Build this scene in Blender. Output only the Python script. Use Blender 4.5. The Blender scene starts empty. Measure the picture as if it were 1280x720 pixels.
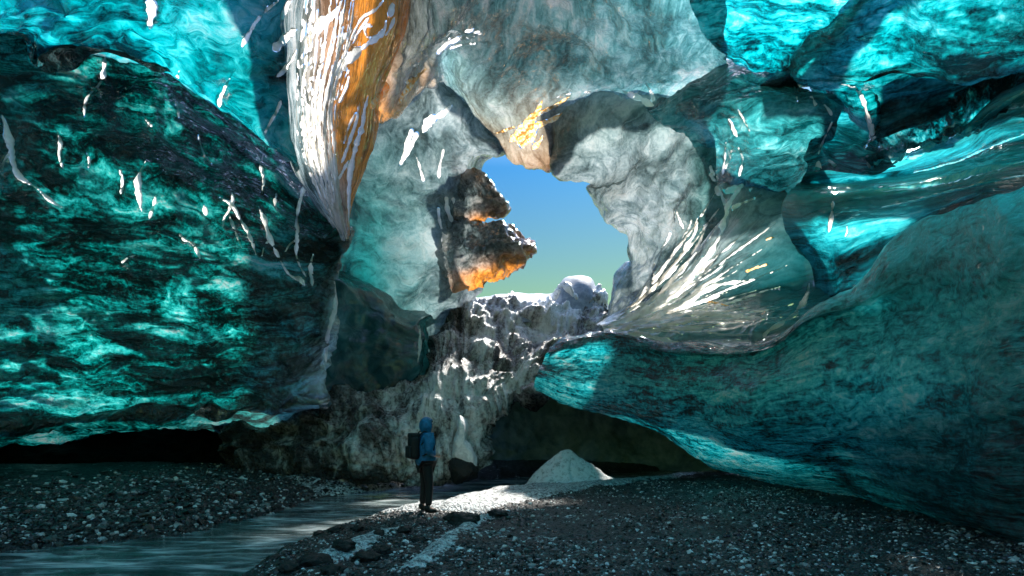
import bpy, bmesh, math, random
import numpy as np
from mathutils import Vector, Matrix
from mathutils.bvhtree import BVHTree

R = math.radians
random.seed(7)
rng = np.random.default_rng(11)
scene = bpy.context.scene
COL = scene.collection

# ------------------------------------------------------------------ camera model
F = 640.0            # focal length in units of the 1280 px wide picture
HZ = 541.0           # row of the horizon
EYE = 1.6
def W(x, y, d):
    return np.array([(x - 640.0) / F * d, d, EYE + (HZ - y) / F * d])

# ------------------------------------------------------------------ noise (numpy)
_perm = rng.permutation(256)
_perm = np.concatenate([_perm, _perm, _perm])
_grad = rng.normal(size=(256, 3)); _grad /= np.linalg.norm(_grad, axis=1)[:, None]
def perlin(p):
    p = np.asarray(p, float)
    i = np.floor(p).astype(int); f = p - i
    u = f * f * f * (f * (f * 6 - 15) + 10)
    i &= 255
    out = 0
    def g(dx, dy, dz):
        h = _perm[_perm[_perm[(i[..., 0] + dx) & 255] + ((i[..., 1] + dy) & 255)] + ((i[..., 2] + dz) & 255)]
        gr = _grad[h]
        return gr[..., 0] * (f[..., 0] - dx) + gr[..., 1] * (f[..., 1] - dy) + gr[..., 2] * (f[..., 2] - dz)
    def mix(a, b, t): return a + (b - a) * t
    x0 = mix(mix(g(0,0,0), g(1,0,0), u[...,0]), mix(g(0,1,0), g(1,1,0), u[...,0]), u[...,1])
    x1 = mix(mix(g(0,0,1), g(1,0,1), u[...,0]), mix(g(0,1,1), g(1,1,1), u[...,0]), u[...,1])
    return mix(x0, x1, u[..., 2]) * 1.6
def fbm(p, o=4, gain=.5):
    s = 0; a = 1.0; q = np.array(p, float)
    for k in range(o):
        s = s + a * perlin(q); a *= gain; q = q * 2.03 + 17.3
    return s
def ridged(p, o=4, gain=.5):
    s = 0; a = 1.0; q = np.array(p, float)
    for k in range(o):
        s = s + a * (1 - 2 * np.abs(perlin(q))); a *= gain; q = q * 2.03 + 9.1
    return s
def worley(p):
    p = np.asarray(p, float); i = np.floor(p).astype(int); best = np.full(p.shape[:-1], 9.0)
    for dx in (-1,0,1):
        for dy in (-1,0,1):
            for dz in (-1,0,1):
                c = i + np.array([dx,dy,dz])
                h = _perm[_perm[_perm[c[...,0]&255] + (c[...,1]&255)] + (c[...,2]&255)]
                o = np.stack([_perm[h+1], _perm[h+85], _perm[h+170]], -1) / 255.0
                d = np.linalg.norm(c + o - p, axis=-1)
                best = np.minimum(best, d)
    return best

# ------------------------------------------------------------------ tags
def tag(o, label=None, cat=None, group=None, kind=None):
    if label: o['label'] = label
    if cat: o['category'] = cat
    if group: o['group'] = group
    if kind: o['kind'] = kind
    return o
def empty(name, loc):
    o = bpy.data.objects.new(name, None); COL.objects.link(o); o.location = loc; o.empty_display_size = .2
    return o
def link(name, me, mat=None, parent=None):
    o = bpy.data.objects.new(name, me); COL.objects.link(o)
    if mat: me.materials.append(mat)
    if parent is not None:
        o.parent = parent
        if parent.location.length > 0: o.matrix_parent_inverse = Matrix.Translation(-parent.location)
    return o
def pymesh(name, v, f, smooth=True):
    me = bpy.data.meshes.new(name)
    v = np.asarray(v, np.float32); f = np.asarray(f, np.int32)
    me.vertices.add(len(v)); me.vertices.foreach_set('co', v.ravel())
    n = f.shape[1]
    me.loops.add(f.size); me.loops.foreach_set('vertex_index', f.ravel())
    me.polygons.add(len(f)); me.polygons.foreach_set('loop_start', np.arange(0, f.size, n, dtype=np.int32))
    me.polygons.foreach_set('loop_total', np.full(len(f), n, np.int32))
    me.polygons.foreach_set('use_smooth', np.full(len(f), smooth, bool))
    me.update(calc_edges=True)
    return me
def attr(me, name, vals):
    a = me.attributes.new(name, 'FLOAT', 'POINT'); a.data.foreach_set('value', np.asarray(vals, np.float32).ravel())

# ------------------------------------------------------------------ materials
class NT:
    def __init__(s, name):
        s.m = bpy.data.materials.new(name); s.m.use_nodes = True
        s.t = s.m.node_tree; s.t.nodes.clear()
        s.out = s.n('ShaderNodeOutputMaterial')
    def n(s, typ, **kw):
        nd = s.t.nodes.new(typ)
        for k, v in kw.items():
            if hasattr(nd, k): setattr(nd, k, v)
        return nd
    def set(s, sock, v):
        if isinstance(v, bpy.types.NodeSocket): s.t.links.new(v, sock)
        elif isinstance(v, (tuple, list)) and len(v) == 3 and sock.type == 'RGBA': sock.default_value = (*v, 1)
        else: sock.default_value = v
    def uv(s, sc, rot=0):
        u = s.n('ShaderNodeUVMap'); mp = s.n('ShaderNodeMapping')
        s.set(mp.inputs['Vector'], u.outputs[0]); mp.inputs['Scale'].default_value = (*sc, 1)
        mp.inputs['Rotation'].default_value = (0, 0, rot)
        return mp.outputs[0]
    def obj(s, sc=(1,1,1), rot=(0,0,0)):
        u = s.n('ShaderNodeTexCoord'); mp = s.n('ShaderNodeMapping')
        s.set(mp.inputs['Vector'], u.outputs['Object']); mp.inputs['Scale'].default_value = sc
        mp.inputs['Rotation'].default_value = rot
        return mp.outputs[0]
    def noise(s, vec, scale, detail=6, rough=.55, dist=0):
        nd = s.n('ShaderNodeTexNoise'); s.set(nd.inputs['Vector'], vec)
        nd.inputs['Scale'].default_value = scale; nd.inputs['Detail'].default_value = detail
        nd.inputs['Roughness'].default_value = rough; nd.inputs['Distortion'].default_value = dist
        return nd.outputs['Fac']
    def ramp(s, fac, stops, interp='LINEAR'):
        nd = s.n('ShaderNodeValToRGB'); s.set(nd.inputs[0], fac); cr = nd.color_ramp; cr.interpolation = interp
        while len(cr.elements) > 1: cr.elements.remove(cr.elements[-1])
        for k, (p, c) in enumerate(stops):
            e = cr.elements[0] if k == 0 else cr.elements.new(p)
            e.position = p
            if not isinstance(c, (tuple, list)): c = (c, c, c)
            e.color = (*c, 1)
        return nd.outputs[0]
    def mix(s, a, b, fac, mode='MIX'):
        nd = s.n('ShaderNodeMix'); nd.data_type = 'RGBA'; nd.blend_type = mode; nd.clamp_factor = True
        s.set(nd.inputs[0], fac); s.set(nd.inputs[6], a); s.set(nd.inputs[7], b)
        return nd.outputs[2]
    def math(s, op, a, b=0.0, clamp=False):
        nd = s.n('ShaderNodeMath'); nd.operation = op; nd.use_clamp = clamp
        s.set(nd.inputs[0], a); s.set(nd.inputs[1], b)
        return nd.outputs[0]
    def attr(s, name):
        nd = s.n('ShaderNodeAttribute'); nd.attribute_name = name
        return nd.outputs['Fac']
    def bump(s, h, strength=.5, dist=.1, normal=None):
        nd = s.n('ShaderNodeBump'); s.set(nd.inputs['Height'], h)
        nd.inputs['Strength'].default_value = strength; nd.inputs['Distance'].default_value = dist
        if normal is not None: s.set(nd.inputs['Normal'], normal)
        return nd.outputs[0]
    def mixs(s, a, b, fac):
        nd = s.n('ShaderNodeMixShader'); s.set(nd.inputs[0], fac); s.set(nd.inputs[1], a); s.set(nd.inputs[2], b)
        return nd.outputs[0]
    def done(s, sh):
        s.set(s.out.inputs['Surface'], sh); return s.m

def ice(name, stops, diff=((.006,.014,.015),(.10,.15,.155)), flow=(.5, 1.6), sc=1.0, warp=1.2, rot=0.0, rough=.10,
        bump=.8, bumpd=.12, tint=(1.,.36,.05), tintd=(.85,.30,.05), dmix=.2, gl=1.0, ior=1.62, grain=.12, con=1.0, big=.45, dtint=0.0):  # default tint paints sun glow into the ice as amber
    """clear blue ice: light comes through it from outside, milky where it holds bubbles, glossy where it is wet"""
    s = NT(name)
    ob = s.obj()
    def vmath(op, a, b):
        q = s.n('ShaderNodeVectorMath'); q.operation = op; s.set(q.inputs[0], a)
        if op == 'SCALE': q.inputs['Scale'].default_value = b
        elif isinstance(b, tuple): q.inputs[1].default_value = b
        else: s.set(q.inputs[1], b)
        return q.outputs[0]
    def wn(vec, scale, det, amp):
        q = s.n('ShaderNodeTexNoise'); s.set(q.inputs['Vector'], vec); q.inputs['Scale'].default_value = scale; q.inputs['Detail'].default_value = det
        return vmath('SCALE', vmath('SUBTRACT', q.outputs['Color'], (.5,.5,.5)), amp)
    w1 = wn(ob, .8, 2, warp * 1.6)
    p = vmath('ADD', s.uv(flow, rot), w1)
    p = vmath('ADD', p, wn(p, 1.7, 2, warp * .55))
    n1 = s.noise(p, sc, 3, .5, .8)
    n4 = s.noise(p, sc * 3.3, 7, .60, .9)
    n2 = s.noise(ob, .45, 3, .5, .5)
    n3 = s.noise(ob, 12.0, 6, .7, .3)
    v = s.math('ADD', s.math('MULTIPLY', n1, .50), s.math('MULTIPLY', n4, .50))
    rel = v
    v = s.math('ADD', v, s.math('MULTIPLY', s.math('SUBTRACT', n2, .5), big))
    v = s.math('ADD', v, s.math('MULTIPLY', s.math('SUBTRACT', n3, .5), grain))
    v = s.math('ADD', s.math('MULTIPLY', s.math('SUBTRACT', v, .5), con), .5)
    v = s.math('SUBTRACT', v, s.math('MULTIPLY', s.attr('thick'), .11))
    tcol = s.ramp(v, stops)
    tn = s.attr('tint'); cl = s.attr('clear')
    lum = s.ramp(v, [(.34, .30), (.48, .8), (.58, 1.0)])
    tcol = s.mix(tcol, s.mix((0,0,0), tint, lum), tn)
    tcol = s.mix((0,0,0), tcol, cl)  # clear scales the colour to paint each area's light and dark
    sp = s.ramp(s.math('ADD', s.math('MULTIPLY', n3, .35), s.math('MULTIPLY', n4, .65)), [(.42, diff[0]), (.56, diff[1]), (.68, tuple(min(.95, q*2.2) for q in diff[1]))])
    dcol = s.mix(sp, s.mix((.05,.02,.004), tintd, lum), s.math('MULTIPLY', tn, .9))
    nb = s.bump(s.math('ADD', rel, s.math('MULTIPLY', n3, grain)), bump, bumpd)
    tr = s.n('ShaderNodeBsdfTranslucent'); s.set(tr.inputs['Color'], tcol); s.set(tr.inputs['Normal'], nb)
    di = s.n('ShaderNodeBsdfDiffuse'); s.set(di.inputs['Color'], dcol); s.set(di.inputs['Normal'], nb)
    gls = s.n('ShaderNodeBsdfGlossy'); gls.inputs['Color'].default_value = (gl, gl, gl, 1)
    n5 = s.noise(p, sc * 8.0, 4, .55, 1.2)
    nw = s.bump(s.math('ADD', s.math('MULTIPLY', rel, 1.0), s.math('MULTIPLY', n5, .35)), 1.0, bumpd * .9)
    gls.inputs['Roughness'].default_value = rough * .7; s.set(gls.inputs['Normal'], nw)
    fr = s.n('ShaderNodeFresnel'); fr.inputs['IOR'].default_value = ior; s.set(fr.inputs['Normal'], nw)
    body = s.mixs(tr.outputs[0], di.outputs[0], s.math('ADD', dmix, s.math('MULTIPLY', tn, dtint)) if dtint else dmix)  # dtint paints ledge crests and the belly's top brighter, as if lit
    sh = s.mixs(body, gls.outputs[0], fr.outputs[0])
    gap = s.n('ShaderNodeBsdfTransparent')               # sheet opened behind each highlight rib so daylight brightens it
    return s.done(s.mixs(sh, gap.outputs[0], s.math('GREATER_THAN', s.attr('gap'), .5)))

def solid(name, c0, c1, scale=6, rough=.5, bump=.5, bumpd=.03, spec=.5, thr=(.4,.6), rough1=None, sc=(1,1,1)):
    s = NT(name); ob = s.obj(sc)
    n = s.noise(ob, scale, 8, .62, .5); n2 = s.noise(ob, scale * 5, 5, .6)
    v = s.math('ADD', s.math('MULTIPLY', n, .7), s.math('MULTIPLY', n2, .3))
    p = s.n('ShaderNodeBsdfPrincipled')
    s.set(p.inputs['Base Color'], s.ramp(v, [(thr[0], c0), (thr[1], c1)]))
    p.inputs['Roughness'].default_value = rough
    if rough1 is not None: s.set(p.inputs['Roughness'], s.ramp(n2, [(.35, rough), (.65, rough1)]))
    p.inputs['Specular IOR Level'].default_value = spec
    s.set(p.inputs['Normal'], s.bump(s.math('ADD', n, s.math('MULTIPLY', n2, .6)), bump, bumpd))
    return s.done(p.outputs[0])

TEAL = [(.40,(.0,.003,.003)),(.46,(.0,.06,.055)),(.52,(.0,.24,.22)),(.57,(.01,.55,.52)),(.63,(.10,.92,.86)),(.70,(.6,1.,.96))]
BLUE = [(.40,(.0,.003,.005)),(.46,(.0,.05,.07)),(.52,(.0,.20,.26)),(.57,(.01,.50,.60)),(.63,(.08,.88,.98)),(.70,(.6,.98,1.))]
CYAN = [(.36,(.0,.02,.03)),(.44,(.0,.18,.21)),(.50,(.0,.44,.49)),(.56,(.04,.72,.78)),(.64,(.30,.95,1.)),(.72,(.8,1.,1.))]
GREY = [(.34,(.06,.095,.105)),(.44,(.24,.345,.37)),(.51,(.44,.56,.59)),(.59,(.74,.85,.88)),(.68,(.98,1.,1.))]
GTEAL = [(.34,(.015,.085,.095)),(.44,(.06,.27,.29)),(.51,(.15,.47,.50)),(.59,(.40,.77,.80)),(.70,(.88,.99,1.))]
GD = ((.08,.11,.12),(.40,.48,.50))
M = {}
M['left'] = ice('dark_teal_ice', TEAL, tint=(.75,1.,.98), tintd=(.5,.6,.6), flow=(.42,1.5), sc=1.15, warp=.62, rot=-.3, bumpd=.22, dmix=.16, con=1.12, grain=.34)
M['ul'] = ice('swirled_teal_ice', CYAN, flow=(.5,1.1), sc=.9, warp=1.1, rot=.1, bumpd=.18, dmix=.2)
M['curtain'] = ice('streaked_grey_ice', GREY, GD, flow=(4.2,.4), sc=1., warp=.25, bumpd=.12, dmix=.4, con=1.6, big=.2)
M['ceil'] = ice('grey_teal_ice', GTEAL, GD, flow=(1.3,.45), sc=1., warp=.5, bumpd=.14, rough=.12, dmix=.26, con=.95, grain=.25)
M['back'] = ice('pale_grey_ice', GREY, GD, flow=(.7,.9), sc=.8, warp=.7, bumpd=.16, rough=.11, dmix=.28, tint=(.02,.52,.52), tintd=(.03,.24,.24), con=1.0, grain=.25)
M['recess'] = ice('deep_teal_ice', GTEAL, ((.01,.03,.03),(.05,.12,.12)), flow=(.6,.7), sc=.8, warp=.6, bumpd=.12, rough=.14, dmix=.25, con=.7, tint=(.0,.30,.30), tintd=(.02,.14,.14))
M['lobe'] = ice('pale_cyan_ice', [(.34,(.0,.05,.06)),(.44,(.02,.26,.29)),(.51,(.06,.48,.52)),(.59,(.25,.78,.82)),(.70,(.8,1.,1.))], flow=(.6,1.6), sc=1.1, warp=.5, bumpd=.16, rough=.12, dmix=.2, grain=.2)
M['crag'] = ice('shattered_cyan_ice', [(.44,(.0,.006,.008)),(.49,(.0,.12,.15)),(.54,(.0,.42,.50)),(.60,(.1,.9,1.)),(.68,(.7,1.,1.))], flow=(1.5,.9), sc=1.1, warp=.5, rot=.5, bumpd=.2, rough=.1, dmix=.16, grain=.35, con=1.25)
M['tongue'] = ice('sooty_ice', GREY, ((.02,.024,.028),(.20,.22,.24)), flow=(1,1), sc=1.4, warp=.7, bumpd=.16, dmix=.35, con=1.3, grain=.4)
M['cyan'] = ice('bright_cyan_ice', CYAN, flow=(.7,1.9), sc=1.3, warp=.45, rot=.75, bumpd=.16, rough=.12, dmix=.16, grain=.3)
M['right'] = ice('glossy_blue_ice', BLUE, tint=(.06,.90,1.), tintd=(.08,.75,.85), dtint=.35, flow=(.3,2.0), sc=1., warp=.45, bumpd=.14, rough=.08, dmix=.14)
M['lip'] = ice('wet_white_ice', GREY, ((.42,.48,.50),(.86,.92,.94)), flow=(.5,2.6), sc=1., warp=.3, bumpd=.05, rough=.1, dmix=.55, tint=(.0,.45,.5), tintd=(.03,.2,.22))
M['belly'] = ice('scalloped_blue_ice', [(.34,(.0,.006,.009)),(.40,(.0,.09,.12)),(.46,(.0,.32,.40)),(.52,(.01,.64,.76)),(.59,(.10,.92,1.)),(.68,(.6,.98,1.))], flow=(.8,2.6), sc=1.3, warp=.35, rot=.6, bumpd=.09, rough=.12, dmix=.34, diff=((.004,.02,.028),(.06,.34,.42)), tint=(.02,.75,.85), tintd=(.14,.84,.90), dtint=.75, grain=.42)
s = NT('dirty_ice'); ob = s.obj(); pu = s.uv((1.5,.55), .25)
n1 = s.noise(pu, 1.4, 6, .6, 1.2); n2 = s.noise(ob, .6, 3, .5, .5); n3 = s.noise(ob, 9, 6, .7, .4)
v = s.math('ADD', s.math('MULTIPLY', n1, .6), s.math('MULTIPLY', n3, .4)); v = s.math('ADD', v, s.math('MULTIPLY', s.math('SUBTRACT', n2, .5), .5))
v = s.math('ADD', v, s.math('MULTIPLY', s.math('SUBTRACT', s.attr('clear'), .5), .35))
p = s.n('ShaderNodeBsdfPrincipled'); s.set(p.inputs['Base Color'], s.ramp(v, [(.33, (.008,.007,.006)), (.40, (.05,.045,.042)), (.47, (.21,.21,.212)), (.54, (.58,.58,.58)), (.63, (.88,.9,.91))]))
s.set(p.inputs['Roughness'], s.ramp(n3, [(.35, .12), (.65, .45)])); p.inputs['Specular IOR Level'].default_value = .7
s.set(p.inputs['Normal'], s.bump(s.math('ADD', n1, s.math('MULTIPLY', n3, .5)), 1.0, .18)); M['dirty'] = s.done(p.outputs[0])
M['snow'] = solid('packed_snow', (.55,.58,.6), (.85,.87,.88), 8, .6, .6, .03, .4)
M['capsnow'] = solid('shaded_old_snow', (.20,.24,.30), (.34,.39,.46), 5, .7, .5, .03, .3)  # cap snow darkened and blued to paint its shade
M['rock'] = solid('dark_wet_rock', (.002,.002,.002), (.012,.012,.012), 3, .3, 1., .06, .4, rough1=.6)
def glint_ice(name, c0, c1):
    s = NT(name); ob = s.obj(); n = s.noise(ob, 14, 6, .6, .5)
    nb = s.bump(n, .6, .02); c = s.ramp(n, [(.4, c0), (.6, c1)])
    di = s.n('ShaderNodeBsdfDiffuse'); s.set(di.inputs['Color'], c); s.set(di.inputs['Normal'], nb)
    tr = s.n('ShaderNodeBsdfTranslucent'); s.set(tr.inputs['Color'], c); s.set(tr.inputs['Normal'], nb)
    gl = s.n('ShaderNodeBsdfGlossy'); gl.inputs['Roughness'].default_value = .14; gl.inputs['Color'].default_value = (*[min(1, q*1.1) for q in c1], 1); s.set(gl.inputs['Normal'], nb)
    return s.done(s.mixs(s.mixs(di.outputs[0], tr.outputs[0], .85), gl.outputs[0], .12))
M['gloom'] = solid('unlit_black_rock', (.002,.002,.002), (.010,.010,.010), 3, .9, 1., .06, .08)  # near-black colour stands for the shade in the undercut
M['frost'] = glint_ice('white_frost_ice', (.90,.86,.80), (1.,.97,.92))  # white stands for specular highlights on wet ridges
M['frostamber'] = glint_ice('amber_frost_ice', (1.,.38,.05), (1.,.80,.50))  # amber stands for warm sun sparkle on the ice
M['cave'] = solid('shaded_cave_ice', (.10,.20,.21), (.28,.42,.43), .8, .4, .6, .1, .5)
M['seam'] = solid('volcanic_ash_ice', (.006,.008,.01), (.03,.05,.055), 3, .2, 1., .08, .6)

# ------------------------------------------------------------------ lofted ice sheets
def cr_matrix(n, m):
    """weights (m, n) of a Catmull-Rom spline through n control rows sampled m times"""
    t = np.linspace(0, n - 1, m); i = np.minimum(t.astype(int), n - 2); f = t - i
    B = np.zeros((m, n))
    w = [-.5*f**3 + f**2 - .5*f, 1.5*f**3 - 2.5*f**2 + 1, -1.5*f**3 + 2*f**2 + .5*f, .5*f**3 - .5*f**2]
    for k in range(4):
        j = i - 1 + k
        lo = j < 0; hi = j > n - 1
        ok = ~lo & ~hi
        np.add.at(B, (np.where(ok)[0], j[ok]), w[k][ok])
        r = np.where(lo)[0]                                  # reflect: p(-1) = 2 p0 - p1
        B[r, 0] += 2 * w[k][r]; B[r, 1] -= w[k][r]
        r = np.where(hi)[0]
        B[r, n-1] += 2 * w[k][r]; B[r, n-2] -= w[k][r]
    return B
SURF = {}
def parse(net):
    rows = []
    for ln in net.strip().splitlines():
        pts = [tuple(float(a) for a in q.split(',')) for q in ln.split()]
        rows.append(pts)
    n = len(rows[0])
    for i, r in enumerate(rows): assert len(r) == n, (i, len(r), n)
    return rows
def loft(name, net, mat, tint=None, clear=None, disp=(), parent=None, step=1.9, cap=620, world=False):
    rows = parse(net)
    P = np.array([[W(*q[:3]) for q in r] for r in rows])
    px = np.array([[q[:2] for q in r] for r in rows])
    pc = np.clip(px, [-90, -90], [1370, 800])
    lu = np.linalg.norm(np.diff(pc, axis=1), axis=2).sum(1).max()
    lv = np.linalg.norm(np.diff(pc, axis=0), axis=2).sum(0).max()
    nr, nc = P.shape[:2]
    mu = int(min(cap, max(lu / step, 4 * nc))); mv = int(min(cap, max(lv / step, 4 * nr)))
    Bu, Bv = cr_matrix(nc, mu), cr_matrix(nr, mv)
    S = np.einsum('ai,ijk,bj->abk', Bv, P, Bu)
    def field(a, d):
        if a is None: return np.full((mv, mu), d)
        a = np.array([[float(q) for q in ln.split()] for ln in a.strip().splitlines()])
        assert a.shape == (nr, nc), (name, a.shape, (nr, nc))
        # linear interpolation keeps it inside 0..1
        tu = np.linspace(0, nc-1, mu); tv = np.linspace(0, nr-1, mv)
        iu = np.minimum(tu.astype(int), nc-2); iv = np.minimum(tv.astype(int), nr-2); fu = tu-iu; fv = (tv-iv)[:, None]
        fu = fu*fu*(3-2*fu); fv = fv*fv*(3-2*fv)
        A = a[iv][:, iu]*(1-fu) + a[iv][:, iu+1]*fu; Bq = a[iv+1][:, iu]*(1-fu) + a[iv+1][:, iu+1]*fu
        return A*(1-fv) + Bq*fv
    tn, cl = field(tint, 0.0), field(clear, 1.0)
    du = np.linalg.norm(np.diff(S, axis=1), axis=2).mean(0); dv = np.linalg.norm(np.diff(S, axis=0), axis=2).mean(1)
    U = np.concatenate([[0], np.cumsum(du)]); V = np.concatenate([[0], np.cumsum(dv)])
    UV = np.stack(np.broadcast_arrays(U[None, :], V[:, None]), -1)
    gu = np.gradient(S, axis=1); gv = np.gradient(S, axis=0)
    N = np.cross(gu, gv); N /= np.linalg.norm(N, axis=2)[..., None] + 1e-9
    cam = np.array([0, 0, EYE])
    flip = ((N * (cam - S)).sum(2).mean() < 0)
    if flip: N = -N
    D = np.zeros((mv, mu)); REL = np.zeros((mv, mu))
    seed = (sum(map(ord, name)) * 7.31) % 50
    for kind, amp, fu_, fv_ in disp:
        if kind == 'iso': D += amp * fbm(S * fu_ + seed, int(fv_))
        elif kind == 'flow':
            q = np.concatenate([UV * np.array([fu_, fv_]), np.full((mv, mu, 1), seed)], -1)
            q[..., 0] += .6 * perlin(S * .7 + seed); q[..., 1] += .6 * perlin(S * .7 + seed + 31)
            D += amp * fbm(q, 4)
        elif kind == 'ridge':
            q = np.concatenate([UV * np.array([fu_, fv_]), np.full((mv, mu, 1), seed)], -1)
            q[..., 0] += .8 * perlin(S * .6 + seed); q[..., 1] += .8 * perlin(S * .6 + seed + 31)
            D += amp * ridged(q, 4)
        elif kind == 'scallop':
            q = np.concatenate([UV * np.array([fu_, fv_]), np.full((mv, mu, 1), seed)], -1)
            q = q + .5 * np.stack([perlin(S*.8+seed), perlin(S*.8+seed+9), perlin(S*.8+seed+19)], -1)
            wv_ = worley(q) ** 2; D += amp * (wv_ - .5); REL += (wv_ - .3) * amp * 6
        elif kind == 'fine': D += amp * fbm(S * fu_ + seed, 3) * (S[..., 1] / 10)
    S = S + N * D[..., None]
    idx = np.arange(mv * mu).reshape(mv, mu)
    f = np.stack([idx[:-1, :-1], idx[:-1, 1:], idx[1:, 1:], idx[1:, :-1]], -1).reshape(-1, 4)
    if flip: f = f[:, ::-1]
    me = pymesh(name, S.reshape(-1, 3), f)
    ul = me.uv_layers.new(name='UVMap'); ul.data.foreach_set('uv', UV.reshape(-1, 2)[f.ravel()].astype(np.float32).ravel())
    attr(me, 'tint', tn); attr(me, 'clear', cl); attr(me, 'thick', REL.clip(-1, 1))
    o = link(name, me, M[mat] if isinstance(mat, str) else mat, parent)
    SURF[o.name] = (S, N, f)
    return o
_bvh = {}
def bvh(o):
    if o.name not in _bvh:
        S, N, f = SURF[o.name]
        _bvh[o.name] = BVHTree.FromPolygons(S.reshape(-1, 3).tolist(), f.tolist())
    return _bvh[o.name]

# ---- the left half
left_wall = loft('ice_wall', """
-500,-60,5 0,0,9.6 135,20,10.8 275,75,12.6 385,120,14 408,150,14.2 408,160,14.6
-500,120,5.3 0,110,9.6 140,120,11 280,160,12.2 385,240,12.8 420,262,12.8 416,264,13.6
-500,260,5.6 0,250,9.9 150,260,11.2 290,280,12.3 395,305,12.6 433,300,12.5 426,302,14.2
-500,330,5.8 0,320,10.1 150,330,11.3 290,345,12.3 390,345,12.6 423,348,12.7 412,348,15
-500,400,6 0,390,10.1 150,395,11.3 290,405,12.3 385,405,12.6 420,395,12.8 408,395,15.2
-500,480,6.2 0,470,10.2 150,465,11.4 290,465,12.5 370,460,12.9 410,445,13.1 398,445,15.5
-500,525,6.4 0,522,10.5 150,508,11.8 290,505,12.9 360,500,13.3 402,497,13.5 392,497,15.5
-500,548,6.8 0,541,11 100,532,12 200,526,12.8 300,520,13.6 398,505,14 390,503,16
-500,560,12 0,546,16.5 100,541,17.5 200,537,18.4 300,534,19 392,528,19 385,524,20
""", 'left', disp=(('iso', .35, .35, 3), ('flow', .22, .5, 1.0), ('ridge', .05, .9, 2.2), ('scallop', .17, 1.1, 1.9), ('scallop', .05, 2.6, 4.2), ('fine', .015, 3.5, 3)),
 tint="""
0 0 0 0 0 0 0
0 0 0 0 0 0 0
0 0 0 0 0 .3 0
0 0 0 0 .1 .8 .5
0 0 0 0 .1 1 .6
0 0 0 0 .2 1 .6
0 0 0 0 .3 1 .6
0 0 0 0 .1 .4 .2
0 0 0 0 0 0 0
""", clear="""
.4 .4 .4 .4 .3 .3 .2
.4 .35 .35 .32 .28 .3 .2
.5 .42 .36 .30 .3 .5 .3
.55 .5 .42 .38 .4 .8 .5
.6 .55 .48 .42 .5 1. .6
.7 .62 .5 .42 .5 1. .7
.4 .4 .38 .38 .5 .9 .6
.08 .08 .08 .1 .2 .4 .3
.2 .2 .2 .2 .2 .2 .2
""")
tag(left_wall, 'dark teal marbled ice wall hanging over the gravel bank on the left', 'ice wall')

ul = loft('ice_ceiling', """
-700,-900,3.4 -300,-900,3.6 0,-900,4 180,-900,4.2 290,-900,4.3 370,-900,4.5
-500,-350,4.4 -100,-350,5 80,-350,5.5 200,-350,5.8 290,-350,6 365,-350,6.6
-450,-100,5.4 0,-90,6.9 100,-80,7.6 190,-80,7.9 290,-80,8 362,-80,8.6
-450,20,6.2 0,-10,7.9 80,5,8.7 180,20,9 290,50,9.4 364,60,9.7
-450,80,6.6 0,34,8.5 48,74,9 135,54,9.4 240,98,10.1 364,140,10.4
-450,85,6.8 0,40,8.7 50,82,9.2 140,66,9.6 270,124,10.7 376,206,11.3
-450,75,9 0,20,10 60,60,10.6 150,50,11 285,112,11.8 380,198,12.2
""", 'ul', disp=(('iso', .3, .4, 3), ('flow', .15, .5, 1.2), ('ridge', .05, .9, 2.2), ('scallop', .10, 1.1, 1.8), ('fine', .02, 3.5, 3)),
 clear="""
.8 .8 .8 .8 .7 .6
.8 .8 .8 .7 .6 .5
.8 .8 .8 .6 .5 .4
1. .9 .8 .6 .4 .35
1. 1. 1. .9 .6 .35
1. 1. 1. .9 .7 .3
.3 .3 .3 .3 .3 .3
""")
tag(ul, 'swirled cyan ice ceiling with a lip over the dark teal left wall', 'ice ceiling')

curtain = loft('ice_curtain', """
330,-900,5.2 385,-900,4.8 425,-900,4.6 460,-900,4.6 505,-900,4.8 525,-900,5.4
335,-300,7.6 385,-300,6.8 425,-300,6.6 460,-300,6.7 505,-300,7 520,-300,7.3
345,-60,9.8 384,-60,8.4 420,-60,8 456,-60,8.2 498,-60,8.5 515,-60,9
350,40,10.4 376,40,9 414,40,8.5 448,40,8.8 488,40,9.2 502,40,9.7
350,130,11 371,120,9.6 405,125,9.1 432,120,9.5 465,115,10 474,113,10.5
362,200,12 380,195,10.6 404,195,10.1 425,190,10.4 452,185,10.8 458,184,11.2
390,255,12.8 406,255,11.6 418,250,11.1 427,246,11.2 438,240,11.5 441,240,11.9
425,298,13 429,300,12.2 432,301,11.9 434,300,11.9 435,295,12 436,292,12.3
""", 'curtain', disp=(('iso', .12, .6, 3), ('ridge', .035, 2.6, .5), ('fine', .012, 4, 3)),
 tint="""
0 0 .3 1 1 1
0 0 .3 1 1 1
0 0 .6 1 1 1
0 0 .6 1 1 1
0 0 .4 1 1 1
0 0 .2 1 1 1
0 0 0 .5 1 1
0 0 0 .3 .8 .8
""", clear="""
.5 .6 .6 .6 .8 .8
.5 .6 .6 .6 .8 .8
.5 .6 .8 1 1 1
.5 .6 .8 1 1 1
.5 .7 .8 1 1 1
.5 .8 .8 1 1 1
.5 .9 .9 .9 1 .8
.5 .9 .9 .9 1 .8
""")
tag(curtain, 'hanging fold of ice netted with white ribs, amber along its right edge', 'ice curtain')

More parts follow.
